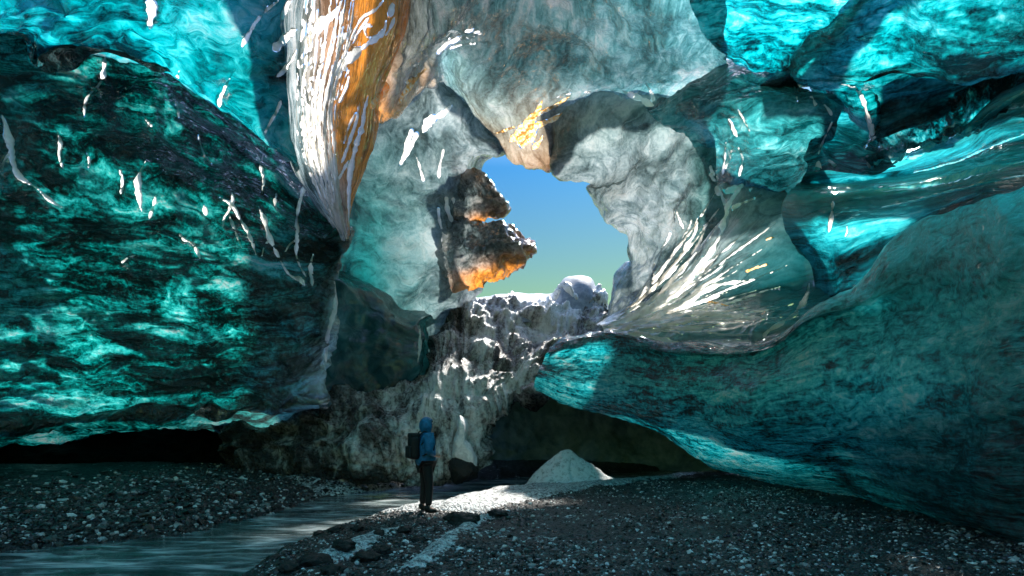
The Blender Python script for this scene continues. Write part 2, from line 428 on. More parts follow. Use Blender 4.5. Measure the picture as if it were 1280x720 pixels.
ceiling = loft('ice_ceiling', """
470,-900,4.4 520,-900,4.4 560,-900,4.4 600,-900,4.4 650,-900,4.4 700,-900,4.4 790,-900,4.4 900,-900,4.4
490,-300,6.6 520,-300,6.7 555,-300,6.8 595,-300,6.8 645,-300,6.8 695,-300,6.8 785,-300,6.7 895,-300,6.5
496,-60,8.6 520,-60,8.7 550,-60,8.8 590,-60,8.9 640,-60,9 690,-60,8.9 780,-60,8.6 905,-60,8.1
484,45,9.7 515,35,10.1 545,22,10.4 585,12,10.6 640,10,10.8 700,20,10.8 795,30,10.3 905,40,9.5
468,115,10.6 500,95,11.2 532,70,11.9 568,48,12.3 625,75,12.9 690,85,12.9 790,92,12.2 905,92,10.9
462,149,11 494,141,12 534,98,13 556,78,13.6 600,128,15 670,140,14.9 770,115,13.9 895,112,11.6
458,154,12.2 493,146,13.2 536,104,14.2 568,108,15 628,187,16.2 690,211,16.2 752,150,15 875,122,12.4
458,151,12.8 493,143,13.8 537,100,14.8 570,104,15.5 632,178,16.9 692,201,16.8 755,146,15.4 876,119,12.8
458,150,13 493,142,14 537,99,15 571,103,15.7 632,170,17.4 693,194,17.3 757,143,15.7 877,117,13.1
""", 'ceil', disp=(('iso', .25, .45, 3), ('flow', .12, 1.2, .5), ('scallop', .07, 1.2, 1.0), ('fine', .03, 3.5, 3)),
 tint="""
.3 .3 .1 0 0 0 0 0
.4 .3 .1 0 0 0 0 0
.6 .35 .15 0 0 0 0 0
.8 .3 .15 .05 0 0 0 0
1. .4 .3 .1 .05 0 0 0
1. .9 .6 .1 .25 .35 0 0
1. .9 .5 .1 .5 .6 .3 0
1. .9 .5 .1 .5 .5 .3 0
0 0 0 0 0 0 0 0
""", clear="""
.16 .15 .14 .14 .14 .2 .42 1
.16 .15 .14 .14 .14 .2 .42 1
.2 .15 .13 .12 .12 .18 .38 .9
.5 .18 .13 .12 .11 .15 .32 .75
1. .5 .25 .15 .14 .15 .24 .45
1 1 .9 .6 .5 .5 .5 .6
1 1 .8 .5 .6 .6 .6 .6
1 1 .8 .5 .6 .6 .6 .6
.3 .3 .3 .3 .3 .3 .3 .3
""")
tag(ceiling, 'smooth grey-teal ice ceiling arching over the sky hole', 'ice ceiling')

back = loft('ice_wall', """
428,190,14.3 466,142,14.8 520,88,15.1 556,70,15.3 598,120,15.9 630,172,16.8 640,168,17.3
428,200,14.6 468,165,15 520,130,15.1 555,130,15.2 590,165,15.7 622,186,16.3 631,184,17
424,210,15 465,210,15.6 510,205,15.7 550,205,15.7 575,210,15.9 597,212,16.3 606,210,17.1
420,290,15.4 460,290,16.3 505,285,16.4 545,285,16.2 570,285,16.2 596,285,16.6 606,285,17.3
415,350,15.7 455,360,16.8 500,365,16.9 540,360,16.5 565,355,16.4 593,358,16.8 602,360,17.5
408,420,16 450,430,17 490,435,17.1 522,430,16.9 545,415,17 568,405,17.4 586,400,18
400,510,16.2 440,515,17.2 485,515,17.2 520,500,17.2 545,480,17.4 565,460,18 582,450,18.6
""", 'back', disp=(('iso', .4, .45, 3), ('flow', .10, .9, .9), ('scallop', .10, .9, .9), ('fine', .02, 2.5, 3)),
 tint="""
.3 .1 0 0 0 0 0
.4 .2 0 0 0 0 0
.6 .5 .25 .1 0 0 0
.9 .9 .5 .2 .05 0 0
1 1 .6 .25 .1 0 0
1 1 .9 .5 .2 .1 .1
1 1 1 .8 .4 .2 .2
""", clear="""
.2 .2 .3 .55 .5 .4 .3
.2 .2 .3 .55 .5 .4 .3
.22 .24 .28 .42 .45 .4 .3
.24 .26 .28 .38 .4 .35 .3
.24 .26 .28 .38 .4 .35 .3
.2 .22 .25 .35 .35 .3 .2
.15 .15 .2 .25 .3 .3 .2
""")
tag(back, 'pale grey-teal back ice wall on the left side of the sky hole', 'ice wall')

butt = loft('ice_buttress', """
402,325,16.5 425,340,16.3 470,368,16.6 505,392,16.6 530,392,16.8 548,392,17.2
400,335,14.9 421,345,14.9 468,375,15.2 500,400,15.4 524,402,15.6 532,402,17
398,400,14.9 418,400,14.9 462,410,15.1 500,425,15.3 525,425,15.6 534,425,17
396,450,14.9 412,450,14.9 460,455,15.1 500,455,15.3 521,455,15.6 532,455,17
394,520,15 412,520,15 460,515,15.2 500,505,15.4 520,490,15.7 532,490,17
""", 'recess', disp=(('iso', .25, .6, 3), ('flow', .10, .9, .9), ('fine', .02, 3, 3)),
 clear="""
.3 .3 .4 .4 .4 .5
.4 .45 .5 .5 .8 .8
.4 .45 .5 .4 .9 .8
.35 .35 .35 .3 .8 .7
.25 .25 .25 .25 .5 .5
""")
tag(butt, 'dark teal ice buttress low in the recess behind the left wall', 'ice buttress')

# ---- the right half
gwall = loft('ice_wall', """
697,124,15.9 690,128,15.2 770,114,14.0 840,118,12.9 890,120,12
704,206,16.4 698,212,15.7 765,160,14.1 845,145,12.8 892,145,11.9
744,223,16 737,226,15.4 790,195,13.9 845,165,12.7 895,170,11.8
747,238,16 739,238,15.3 790,220,13.8 852,220,12.4 898,225,11.7
765,274,16 757,275,15.3 800,265,14 850,265,12.5 902,268,11.6
791,295,16 783,288,15.3 815,300,14.2 842,303,13.3 880,298,12.4
799,325,16.6 791,325,15.6 812,332,14.6 826,334,14 853,330,13.3
778,350,17 768,348,16 792,362,15.3 806,365,14.7 826,364,14.3
765,415,18.4 744,414,16.4 768,418,15.8 778,420,15.5 790,421,15.1
""", 'back', disp=(('iso', .3, .5, 3), ('flow', .10, .9, .9), ('scallop', .10, 1., 1.), ('fine', .025, 2.5, 3)),
 tint="""
0 0 .1 .4 .8
0 0 .1 .3 .7
0 0 0 .2 .6
0 0 0 .15 .6
0 0 0 .15 .7
0 0 .1 .2 .7
0 0 0 .1 .5
0 0 0 .1 .3
0 0 0 .1 .3
""", clear="""
.3 .42 .5 .5 .5
.3 .42 .5 .5 .5
.3 .42 .5 .5 .5
.3 .36 .42 .46 .5
.3 .34 .42 .4 .45
.3 .36 .36 .36 .3
.4 .45 .4 .35 .3
.4 .4 .35 .3 .25
.4 .4 .3 .25 .2
""")
tag(gwall, 'smooth grey ice wall on the right side of the sky hole', 'ice wall')

cyanB = loft('ice_ceiling', """
830,-900,4.2 890,-900,4.2 960,-900,4.2 1030,-900,4.2 1120,-900,4.1
845,-350,6 900,-350,6 970,-350,5.9 1030,-350,5.8 1120,-350,5.6
855,-60,8 910,-60,7.9 980,-60,7.8 1040,-60,7.6 1115,-60,7.4
862,0,8.8 920,0,8.7 990,0,8.5 1035,0,8.3 1078,0,8.1
884,40,9.7 930,40,9.5 985,42,9.2 1012,44,9.1 1034,46,8.9
904,72,10.2 935,86,10.1 965,95,9.9 980,94,9.7 990,90,9.5
904,70,10.7 936,83,10.6 966,92,10.4 982,91,10.2 993,86,10
""", 'cyan', disp=(('iso', .2, .6, 3), ('flow', .08, 1.0, 1.6), ('scallop', .06, 1.6, 1.6), ('fine', .025, 4, 3)))
tag(cyanB, 'bright cyan pitted ice slab left of the dark diagonal ash seam', 'ice ceiling')

cyanC = loft('ice_ceiling', """
1098,-900,4.45 1125,-900,4.1 1200,-900,4 1280,-900,3.9 1400,-900,3.6 1900,-900,2.6
1093,-350,5.85 1120,-350,5.5 1200,-350,5.4 1280,-350,5.1 1400,-350,4.6 1800,-350,3.2
1085,-60,7.55 1112,-60,7.2 1190,-60,6.9 1260,-60,6.5 1400,-60,5.6 1750,-60,3.8
1061,0,8.25 1088,0,7.9 1165,0,7.5 1240,0,7 1400,10,5.8 1750,20,3.9
1013,48,8.95 1040,48,8.6 1110,55,8.2 1200,60,7.5 1400,60,6 1750,60,4
977,90,9.55 1004,90,9.2 1085,92,8.6 1180,95,7.9 1400,75,6.2 1750,80,4
985,98,9.9 995,100,9.6 1062,106,8.8 1140,99,8.5 1400,72,6.6 1750,90,4.2
990,97,10.2 1000,98,9.9 1072,107,9.1 1125,110,8.9 1400,70,7 1750,90,4.5
995,99,10.4 1010,101,10.1 1084,128,9.2 1110,138,9.2 1400,68,7.3 1750,90,4.8
1000,105,10.6 1016,108,10.3 1090,165,9.35 1102,172,9.45 1400,66,7.5 1750,90,5
""", 'cyan', disp=(('iso', .2, .6, 3), ('flow', .14, .7, 1.8), ('scallop', .06, 1.4, 1.6), ('fine', .025, 4, 3)),
 clear="""
.15 1 1 1 1 1
.15 1 1 .9 .9 .9
.15 1 .9 .7 .7 .7
.15 1 .8 .6 .6 .6
.15 1 .9 .6 .7 .6
.15 1 .8 .45 .6 .6
.15 .8 .8 .3 .4 .5
.15 .3 .8 .25 .3 .4
.15 .2 .7 .25 .2 .3
.15 .2 .6 .25 .2 .2
""")
tag(cyanC, 'bright cyan ice roof right of the dark diagonal ash seam', 'ice ceiling')

lobe = loft('ice_lobe', """
808,136,12.8 862,104,11.4 918,74,10.9 957,84,10.7 1010,101,10.2 1045,106,10.3
812,142,12.4 865,115,11 920,92,10.4 955,97,10.2 1010,103,9.8 1045,108,9.9
830,158,12 880,140,10.8 925,122,10.1 960,118,9.9 1010,120,9.5 1050,135,9.7
850,170,12 900,160,10.9 940,150,10.2 975,145,9.8 1015,145,9.5 1042,150,9.6
870,185,12.2 915,182,11 955,180,10.4 990,172,10 1020,162,9.7 1040,168,9.8
885,215,12.5 930,212,11.4 960,208,10.9 990,200,10.5 1010,190,10.2 1025,195,10.4
880,270,13.4 930,262,12.6 970,255,12 1000,240,11.6 1020,225,11.3 1040,225,11.6
""", 'lobe', disp=(('iso', .2, .6, 3), ('flow', .12, .8, 1.6), ('scallop', .05, 1.4, 1.4), ('fine', .02, 4, 3)),
 clear="""
.3 .3 .3 .3 .3 .3
.6 .6 .5 .7 .9 .9
.7 .6 .6 .9 1 .8
.7 .6 .8 .9 1 .7
.7 .6 .7 .7 .9 .6
.5 .5 .4 .4 .5 .5
.4 .3 .2 .2 .3 .3
""")
tag(lobe, 'teal rounded ice lobe between the ceiling and the scroll shaped hollow', 'ice lobe')

hollow = loft('ice_hollow', """
1000,66,11.2 1040,66,11.5 1072,68,11.4 1104,82,10.6
1010,95,10.4 1040,98,10.6 1065,100,10.4 1095,120,9.6
1020,120,10.5 1045,120,11.3 1070,125,11 1100,150,9.7
1018,150,10.3 1045,155,11.4 1075,160,11 1105,180,9.6
1012,180,9.8 1040,185,10.6 1075,190,10.2 1110,195,9.4
1008,215,9.5 1035,212,9.6 1075,212,9.3 1120,208,9
""", 'right', disp=(('iso', .15, .8, 3), ('flow', .06, .8, 1.6)), clear="""
.5 .4 .4 .5
.5 .4 .4 .5
.6 .4 .3 .4
.7 .5 .4 .3
.9 .6 .6 .4
1 .8 .8 .6
""")
tag(hollow, 'dark scroll shaped ice hollow with a curled lip', 'ice hollow')

crag = loft('ice_wall', """
1088,85,9.6 1150,60,9.2 1230,30,8.4 1420,-20,7 1800,0,4.6
1092,125,9.8 1150,110,9.3 1225,85,8.5 1420,30,7 1800,60,4.6
1096,165,9.9 1150,150,9.3 1220,125,8.5 1420,60,7 1800,80,4.6
1098,195,9.7 1150,185,9 1215,160,8.2 1420,80,6.8 1800,100,4.5
1080,208,9.5 1140,196,9.0 1215,165,8.0 1420,86,6.5 1800,105,4.4
""", 'crag', disp=(('iso', .3, .8, 4), ('ridge', .16, 2.0, 1.2), ('scallop', .1, 1.6, 1.6), ('fine', .03, 4, 3)), clear="""
.6 .8 1 1 1
.4 .6 1 1 1
.3 .4 .8 .9 .9
.3 .5 .9 .9 .9
.6 .8 1 .9 .9
""")
tag(crag, 'rough black and cyan ice crag above the ridges at the right edge', 'ice wall')

shelf = loft('ice_shelf', """
1015,200,10.8933 1060,198,10.3322 1130,187,9.65889 1200,159,8.53667 1290,103,7.30222 1900,-69,4.49667
1015,209,10.7733 1060,207,10.2122 1130,196,9.53889 1200,168,8.41667 1290,112,7.18222 1900,-60,4.37667
1005,218,10.8889 1060,216,10.4444 1135,208,9.88889 1205,184,8.88889 1290,140,7.55556 1900,30,4.55556
1000,228,11.3244 1060,227,10.8889 1138,220,10.2356 1210,200,9.14667 1290,178,7.84 1900,100,4.68222
988,244,10.85 1060,238,9.61 1140,232,8.88667 1220,214,7.75 1290,200,6.61333 1900,140,4.03
980,262,11.1 1050,258,9.8 1140,246,9 1220,228,7.8 1290,215,6.7 1900,170,4.1
990,300,11.5 1050,290,10.4 1130,275,9.6 1215,246,8.2 1290,232,7 1900,200,4.3
1015,335,11.6 1060,325,10.5 1120,305,9.8 1205,258,8.4 1290,236,7.1 1900,205,4.4
1020,410,11.5 1060,394,10.7 1110,369,10 1198,302,8.6 1290,278,7.3 1900,246,4.5
""", 'right', disp=(('iso', .08, .7, 2), ('flow', .04, .35, 1.8), ('ridge', .015, .6, 3), ('fine', .01, 4, 3)),
 tint="""
.5 .5 .5 .5 .5 .5
1 1 1 1 1 1
.3 .3 .3 .3 .3 .3
0 0 0 0 0 0
.8 1 1 1 1 1
.5 .5 .6 .6 .6 .6
0 .1 .1 .1 .1 .1
0 0 0 0 0 0
0 0 0 0 0 0
""", clear="""
.3 .3 .3 .3 .3 .3
.9 1 1 1 1 1
.7 .7 .8 .8 .8 .8
.4 .35 .35 .3 .35 .4
.6 .9 1 1 1 1
.6 .7 .8 .9 1 1
.5 .6 .6 .6 .8 .8
.3 .4 .4 .4 .6 .6
.2 .2 .2 .2 .3 .3
""")
tag(shelf, 'glossy blue ice shelf with two bright cyan ridges on the right', 'ice shelf')

lip = loft('ice_flow', """
744,408,16.68 790,372,16 835,330,14.8 872,280,13.8 890,230,13.4 905,190,12.48
752,410,15.32 800,386,15 850,340,13.8 884,285,12.8 905,225,12.4 931,205,12.52
754,412,14.98 810,392,14.5 865,352,13.3 905,310,12.3 945,275,11.8 986,250,11.78
755,414,14.8 818,398,14.1 875,370,13 920,345,12.2 965,320,11.6 1016,300,11.6
756,415,14.72 820,402,13.9 880,385,13.1 930,372,12.4 985,360,11.8 1052,345,11.82
757,416,14.46 820,405,13.3 875,395,12.2 925,395,11.3 975,395,10.6 1050,380,10.76
757,418,14.2 815,412,12.7 870,410,11.6 920,410,10.6 965,408,9.9 1045,394,9.5
758,420,14.2 800,424,13 850,432,12 900,428,11 945,429,10.3 1012,406,10.2
764,418,15.6 805,418,15.1 852,424,14.1 902,420,13.1 948,421,12.4 1035,404,11.9
""", 'lip', disp=(('iso', .06, .8, 3), ('ridge', .06, .5, 2.6), ('fine', .012, 4, 3)),
 tint="""
0 0 0 0 .2 .4
0 0 0 0 .2 .5
0 0 0 .1 .3 .8
0 0 .2 .5 .8 1
0 .2 .8 1 1 1
0 .2 .5 .9 1 1
0 .3 .9 1 1 .9
0 .1 .3 .3 .3 .3
0 .1 .3 .3 .3 .3
""", clear="""
.5 .5 .4 .3 .3 .3
1 1 .9 .5 .6 .5
1 1 1 .8 .6 .4
1 .9 .6 .5 .4 .3
1 .6 .15 .1 .1 .1
1 .9 .5 .3 .3 .4
1 1 .8 .8 .6 .6
1 1 1 1 1 1
.8 .8 .8 .8 .8 .8
""")
tag(lip, 'white wet flowstone ice fanning out over the blue ice belly', 'ice flow')

belly = loft('ice_belly', """
690,430,14.08 720,417,13.58 770,413,12.98 850,429,11.48 950,427,9.58 1010,386,8.58 1075,354,7.78 1130,295,7.13 1190,262,6.38 1290,235,5.48 1900,118,3.58
690,432,13.9 720,419,13.4 770,415,12.8 850,431,11.3 950,429,9.4 1010,388,8.4 1075,356,7.6 1130,297,6.95 1190,264,6.2 1290,237,5.3 1900,120,3.4
684,440,13.7 720,432,13.2 772,430,12.75 850,440,11.15 948,437,9.25 1013,398,8.3 1080,378,7.5 1138,345,6.85 1198,325,6.1 1290,310,5.2 1900,240,3.25
680,447,13.8 718,444,13.3 774,445,12.8 850,452,11.3 945,448,9.3 1015,412,8.4 1085,396,7.6 1140,388,7 1200,384,6.1 1290,376,5.2 1900,350,3.1
672,465,13.6 714,475,13.1 770,480,12.6 850,490,11 940,490,9.1 1015,480,8.2 1085,475,7.4 1140,470,6.7 1200,465,5.9 1290,460,5 1900,450,3
668,480,13.7 710,496,13.3 766,510,12.9 840,530,11.8 920,545,10 1000,550,8.9 1080,550,7.9 1140,550,7 1200,555,6.1 1290,560,5.1 1900,560,3.1
672,487,14.2 714,508,14 768,523,13.8 826,541,13.5 872,572,13.2 905,590,13.2 1000,608,11 1080,628,9.2 1150,650,7.7 1290,690,5.7 1900,800,3.3
682,480,16 722,498,16 775,513,16 834,531,16 880,562,16 918,580,16 1010,598,13.5 1090,618,11 1160,638,9.2 1300,672,6.8 1900,760,4
""", 'belly', disp=(('iso', .10, .5, 2), ('flow', .04, 1.0, 1.0), ('scallop', .07, 1.5, 2.2), ('scallop', .025, 3.2, 5), ('fine', .010, 5, 3)),
 tint="""
0 0 0 0 0 .5 1 1 1 1 1
0 0 0 0 0 .6 1 1 1 1 1
0 0 0 0 0 .3 .7 .7 .7 .6 .6
0 0 0 0 0 0 .2 .3 .2 .1 .1
0 0 0 0 0 0 0 0 0 0 0
0 0 0 0 0 0 0 0 0 0 0
0 0 0 0 0 0 0 0 0 0 0
0 0 0 0 0 0 0 0 0 0 0
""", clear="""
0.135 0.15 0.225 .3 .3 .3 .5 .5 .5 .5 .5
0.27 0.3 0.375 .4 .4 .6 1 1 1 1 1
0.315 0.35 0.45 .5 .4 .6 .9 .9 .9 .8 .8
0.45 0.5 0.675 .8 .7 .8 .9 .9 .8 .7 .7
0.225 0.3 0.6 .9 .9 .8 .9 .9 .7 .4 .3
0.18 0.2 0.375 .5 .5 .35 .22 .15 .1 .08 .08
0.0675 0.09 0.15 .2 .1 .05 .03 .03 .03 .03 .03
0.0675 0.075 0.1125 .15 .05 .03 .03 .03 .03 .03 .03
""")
tag(belly, 'scalloped blue ice belly overhanging the gravel bar on the right', 'ice bulge')

# the rest of the passage, arching over and behind the viewer
def world_loft(name, rows, mat, disp, n=(90, 60)):
    P = np.array(rows, float); Bv, Bu = cr_matrix(P.shape[0], n[1]), cr_matrix(P.shape[1], n[0])
    S = np.einsum('ai,ijk,bj->abk', Bv, P, Bu)
    S = S + disp * np.stack([fbm(S*.4+3, 3), fbm(S*.4+13, 3), fbm(S*.4+33, 3)], -1)
    mv, mu = S.shape[:2]; idx = np.arange(mv*mu).reshape(mv, mu)
    f = np.stack([idx[:-1, :-1], idx[1:, :-1], idx[1:, 1:], idx[:-1, 1:]], -1).reshape(-1, 4)
    me = pymesh(name, S.reshape(-1, 3), f)
    du = np.linalg.norm(np.diff(S, axis=1), axis=2).mean(0); dv = np.linalg.norm(np.diff(S, axis=0), axis=2).mean(1)
    UV = np.stack(np.broadcast_arrays(np.concatenate([[0], np.cumsum(du)])[None, :], np.concatenate([[0], np.cumsum(dv)])[:, None]), -1)
    ul_ = me.uv_layers.new(name='UVMap'); ul_.data.foreach_set('uv', UV.reshape(-1, 2)[f.ravel()].astype(np.float32).ravel())
    attr(me, 'tint', np.zeros(mv*mu)); attr(me, 'clear', np.full(mv*mu, .8))
    return link(name, me, M[mat])
arch = [(-9.5,-.5),(-10.5,3),(-10,6.5),(-7.5,9.5),(-3,11.3),(2,11.4),(6,9.6),(7.6,6),(7.4,3),(6.4,-.5)]
rows = []
for yy, k in ((4.6,1.0),(3.0,1.0),(1.4,1.0),(-.2,1.02)):
    rows.append([(x*k, yy, z*k) for x, z in arch])
passage = world_loft('ice_passage', rows, 'ul', .4)
tag(passage, 'blue ice passage arching over and behind the viewer', 'ice passage')

# dark seam between the slabs
def band(name, pts, widths, mat, parent=None, back=.5, seedk=0):
    """a wavy solid strip through pixel/depth points: real thickness along the view depth"""
    P = np.array([W(*p) for p in pts]); n = len(P); m = 60
    B = cr_matrix(n, m); C = B @ P; w = (B @ np.array(widths)).clip(1e-3)
    T = np.gradient(C, axis=0); T /= np.linalg.norm(T, axis=1)[:, None]
    V = C - np.array([0, 0, EYE]); V /= np.linalg.norm(V, axis=1)[:, None]
    L = np.cross(T, V); L /= np.linalg.norm(L, axis=1)[:, None]
    k = 10; vs = []
    for j in range(k):
        a = 2 * math.pi * j / k
        ww = w * (1 + .5 * perlin(np.stack([np.arange(m) * .21, np.full(m, j * .7), np.full(m, seedk + .5)], -1)))
        vs.append(C + L * (math.cos(a) * ww)[:, None] + V * (math.sin(a) * back))
    vs = np.stack(vs, 1); idx = np.arange(m * k).reshape(m, k)
    f = np.stack([idx[:-1], np.roll(idx, -1, 1)[:-1], np.roll(idx, -1, 1)[1:], idx[1:]], -1).reshape(-1, 4)
    return link(name, pymesh(name, vs.reshape(-1, 3), f), M[mat], parent)
sm = band('ash_seam', [(1150,-500,5.2),(1135,-250,6.4),(1115,-60,8.0),(1080,0,8.6),(1035,42,9.6),(1002,80,10.2),(985,98,10.3),(950,108,10.6)], [.3,.3,.26,.26,.26,.28,.2,.08], 'seam')
tag(sm, 'black volcanic ash seam running diagonally between two cyan ice slabs', 'ash seam')  # a plain dark band between the slabs

# ------------------------------------------------------------------ the dirty ice mound and what lies around the arch
mound = loft('ice_mound', """
280,530,18 390,515,18 450,500,18 530,480,19 565,430,19.6 600,405,20 640,405,20.2 685,405,20.4 712,390,20.6 738,392,20.6 755,410,20.6 800,440,20.6
280,522,15.6 395,506,15.6 450,482,16 530,460,16.4 563,402,17.4 598,374,18.2 640,380,18.5 685,381,18.8 710,364,19.3 737,366,19.3 752,390,19.4 800,428,19.6
280,532,14.9 395,518,14.6 450,505,15 530,488,15.3 560,440,16.2 590,405,17 635,402,17.6 680,405,18 712,388,18.6 738,388,18.9 756,402,19 800,435,19.5
280,548,14.6 395,540,14.2 450,532,14.3 520,522,14.4 555,492,15 590,458,15.6 630,446,16.2 672,448,16.5 706,430,17.4 735,425,18 760,430,18.5 800,445,19
280,566,14.5 395,560,14.1 450,556,13.9 520,550,14 555,530,14.2 585,500,14.7 612,488,15.2 640,482,15.5 668,478,15.6 700,458,17 735,445,17.6 800,455,18.5
280,585,14.3 395,582,13.9 450,580,13.9 520,580,14 560,575,14.1 586,545,14.4 600,515,14.9 638,494,15.4 666,490,15.5 700,470,17 735,460,17.6 800,465,18.5
280,602,14.1 395,600,13.9 450,600,14 520,603,14.1 562,606,14.3 588,596,14.6 604,530,16 640,502,17 668,498,17.2 700,480,18 740,470,18.5 800,475,19
""", 'dirty', disp=(('iso', .35, .8, 4), ('ridge', .22, .9, .6), ('scallop', .16, 1.5, 1.5), ('fine', .05, 3, 4)), clear="""
.3 .2 .3 .3 .5 .6 .7 .8 .9 .8 .5 .5
.3 .2 .2 .2 .4 .6 .7 .8 .9 .8 .4 .5
.3 .4 .45 .5 .5 .5 .55 .7 .9 .7 .3 .4
.1 .3 .4 .4 .6 .6 .4 .6 .6 .3 .3 .3
.1 .3 .4 .5 .5 .5 .55 .6 .3 .1 .2 .2
.0 .2 .4 .6 .7 .7 .6 .5 .2 .1 .1 .1
.0 .0 .0 .2 .4 .5 .3 .3 .1 .1 .1 .1
""")
tag(mound, 'dirty grey ice and snow mound rising to the sky hole behind the hiker', 'ice mound')
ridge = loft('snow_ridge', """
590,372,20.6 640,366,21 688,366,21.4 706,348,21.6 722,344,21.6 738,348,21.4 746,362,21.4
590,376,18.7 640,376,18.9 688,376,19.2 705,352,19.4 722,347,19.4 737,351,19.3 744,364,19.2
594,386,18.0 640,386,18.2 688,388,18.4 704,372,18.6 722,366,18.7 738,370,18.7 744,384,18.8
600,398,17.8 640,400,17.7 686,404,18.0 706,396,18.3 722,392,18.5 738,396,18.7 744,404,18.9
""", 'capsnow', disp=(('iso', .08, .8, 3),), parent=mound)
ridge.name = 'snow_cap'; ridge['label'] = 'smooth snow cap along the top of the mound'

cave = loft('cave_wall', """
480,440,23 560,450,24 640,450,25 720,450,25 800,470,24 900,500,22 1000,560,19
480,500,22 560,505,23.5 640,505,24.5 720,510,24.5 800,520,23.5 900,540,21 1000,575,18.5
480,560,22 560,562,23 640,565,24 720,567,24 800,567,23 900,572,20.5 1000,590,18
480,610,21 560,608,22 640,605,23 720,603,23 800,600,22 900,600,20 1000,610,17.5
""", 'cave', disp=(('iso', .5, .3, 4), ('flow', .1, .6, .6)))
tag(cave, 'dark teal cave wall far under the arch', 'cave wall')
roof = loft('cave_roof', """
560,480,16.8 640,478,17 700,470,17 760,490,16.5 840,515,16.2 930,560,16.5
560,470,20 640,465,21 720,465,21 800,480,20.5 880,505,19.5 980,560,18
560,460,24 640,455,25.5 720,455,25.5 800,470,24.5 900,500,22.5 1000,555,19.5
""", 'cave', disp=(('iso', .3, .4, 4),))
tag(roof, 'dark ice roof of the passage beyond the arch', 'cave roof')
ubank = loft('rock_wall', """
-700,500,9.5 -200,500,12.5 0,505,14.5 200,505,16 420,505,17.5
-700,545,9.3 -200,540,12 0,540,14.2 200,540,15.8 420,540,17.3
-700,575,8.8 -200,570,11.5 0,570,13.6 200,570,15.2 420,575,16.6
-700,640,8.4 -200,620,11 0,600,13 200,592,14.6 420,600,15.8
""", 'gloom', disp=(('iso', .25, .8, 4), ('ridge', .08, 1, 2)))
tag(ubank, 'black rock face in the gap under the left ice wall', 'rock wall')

# ------------------------------------------------------------------ ground
def g(x, y, z=0.0):
    d = (EYE - z) * F / (y - HZ)
    return ((x - 640) / F * d, d)
RIV = [g(-500,760), g(0,690), g(70,684), g(130,680), g(200,671), g(260,661), g(320,646), g(370,631), g(400,623), g(440,616), g(500,609), g(560,605), g(592,600),
       g(640,597), g(760,592), g(860,586), g(900,586), g(880,592), g(800,600), g(740,607), g(655,611), g(610,618), g(570,627), g(530,640), g(470,645), g(440,656), g(400,669), g(350,690), g(300,722), g(200,900)]
LEFTN = 13
RIV = np.array(RIV)
def riverdist(X, Y):
    p = np.stack([X, Y], -1); n = len(RIV)
    best = np.full(X.shape, 1e9); bi = np.zeros(X.shape, int); ins = np.zeros(X.shape, bool)
    for i in range(n):
        a, b = RIV[i], RIV[(i + 1) % n]; ab = b - a
        t = (((p - a) @ ab) / (ab @ ab)).clip(0, 1)
        d = np.linalg.norm(p - (a + t[..., None] * ab), axis=-1)
        m = d < best; best[m] = d[m]; bi[m] = i
        cond = (a[1] > Y) != (b[1] > Y)
        with np.errstate(divide='ignore', invalid='ignore'):
            xi = (b[0] - a[0]) * (Y - a[1]) / (b[1] - a[1]) + a[0]
        ins ^= cond & (X < xi)
    return np.where(ins, -best, best), bi < LEFTN
def polydist(X, Y, poly):
    poly = np.array(poly); p = np.stack([X, Y], -1); n = len(poly)
    best = np.full(X.shape, 1e9); ins = np.zeros(X.shape, bool)
    for i in range(n):
        a, b = poly[i], poly[(i + 1) % n]; ab = b - a
        t = (((p - a) @ ab) / (ab @ ab + 1e-9)).clip(0, 1)
        best = np.minimum(best, np.linalg.norm(p - (a + t[..., None] * ab), axis=-1))
        cond = (a[1] > Y) != (b[1] > Y)
        with np.errstate(divide='ignore', invalid='ignore'):
            xi = (b[0] - a[0]) * (Y - a[1]) / (b[1] - a[1]) + a[0]
        ins ^= cond & (X < xi)
    return np.where(ins, -best, best)
SNOWS = [[g(462,648,.1), g(520,640,.1), g(560,626,.1), g(620,614,.1), g(700,614,.1), g(800,604,.1), g(905,590,.1), g(840,604,.1), g(730,622,.1), g(640,640,.1), g(600,652,.1), g(560,650,.1)],
         [g(505,724,.15), g(540,690,.15), g(590,660,.15), g(620,652,.15), g(570,690,.15), g(530,724,.15)],
         [g(395,700,.12), g(440,680,.12), g(500,668,.12), g(470,690,.12), g(420,712,.12)],
         [g(340,612,.1), g(430,606,.1), g(520,604,.1), g(500,609,.1), g(400,617,.1)]]
def ground_h(X, Y):
    d, left = riverdist(X, Y)
    p = np.stack([X, Y, np.zeros_like(X)], -1)
    d2 = d + .22 * fbm(p * .9, 3)
    pos = d2.clip(0)
    hl = .10 * (1 - np.exp(-pos / .25)) + .75 * (1 - np.exp(-pos / 3.5))
    hr = .12 * (1 - np.exp(-pos / .25)) + .22 * (1 - np.exp(-pos / 2.5))
    h = np.where(left, hl, hr)
    h = np.where(d2 < 0, np.maximum(-.25, d2 * .6), h)
    h = h + .05 * fbm(p * .8 + 5, 3) + .022 * ridged(p * 2.6, 3) * (pos > 0)
    sn = np.full(X.shape, -9.0)
    for s in SNOWS: sn = np.maximum(sn, -polydist(X, Y, s))
    sn = sn + .13 * fbm(p * 1.6 + 3, 4)
    h = h + .10 * np.clip(sn / .35, 0, 1) ** .6
    far = np.clip((np.hypot(X, Y - 10) - 26) / 10, 0, 1)
    return h * (1 - far) + .3 * far, sn
def axis(a, b, st, far, k):
    core = np.arange(a, b, st); lo = a - np.geomspace(st * 4, far, k)[::-1]; hi = b + np.geomspace(st * 4, far, k)
    return np.concatenate([lo, core, hi])
ys = [2.0]
while ys[-1] < 17: ys.append(ys[-1] + .010 * ys[-1] ** 1.0 * .9)
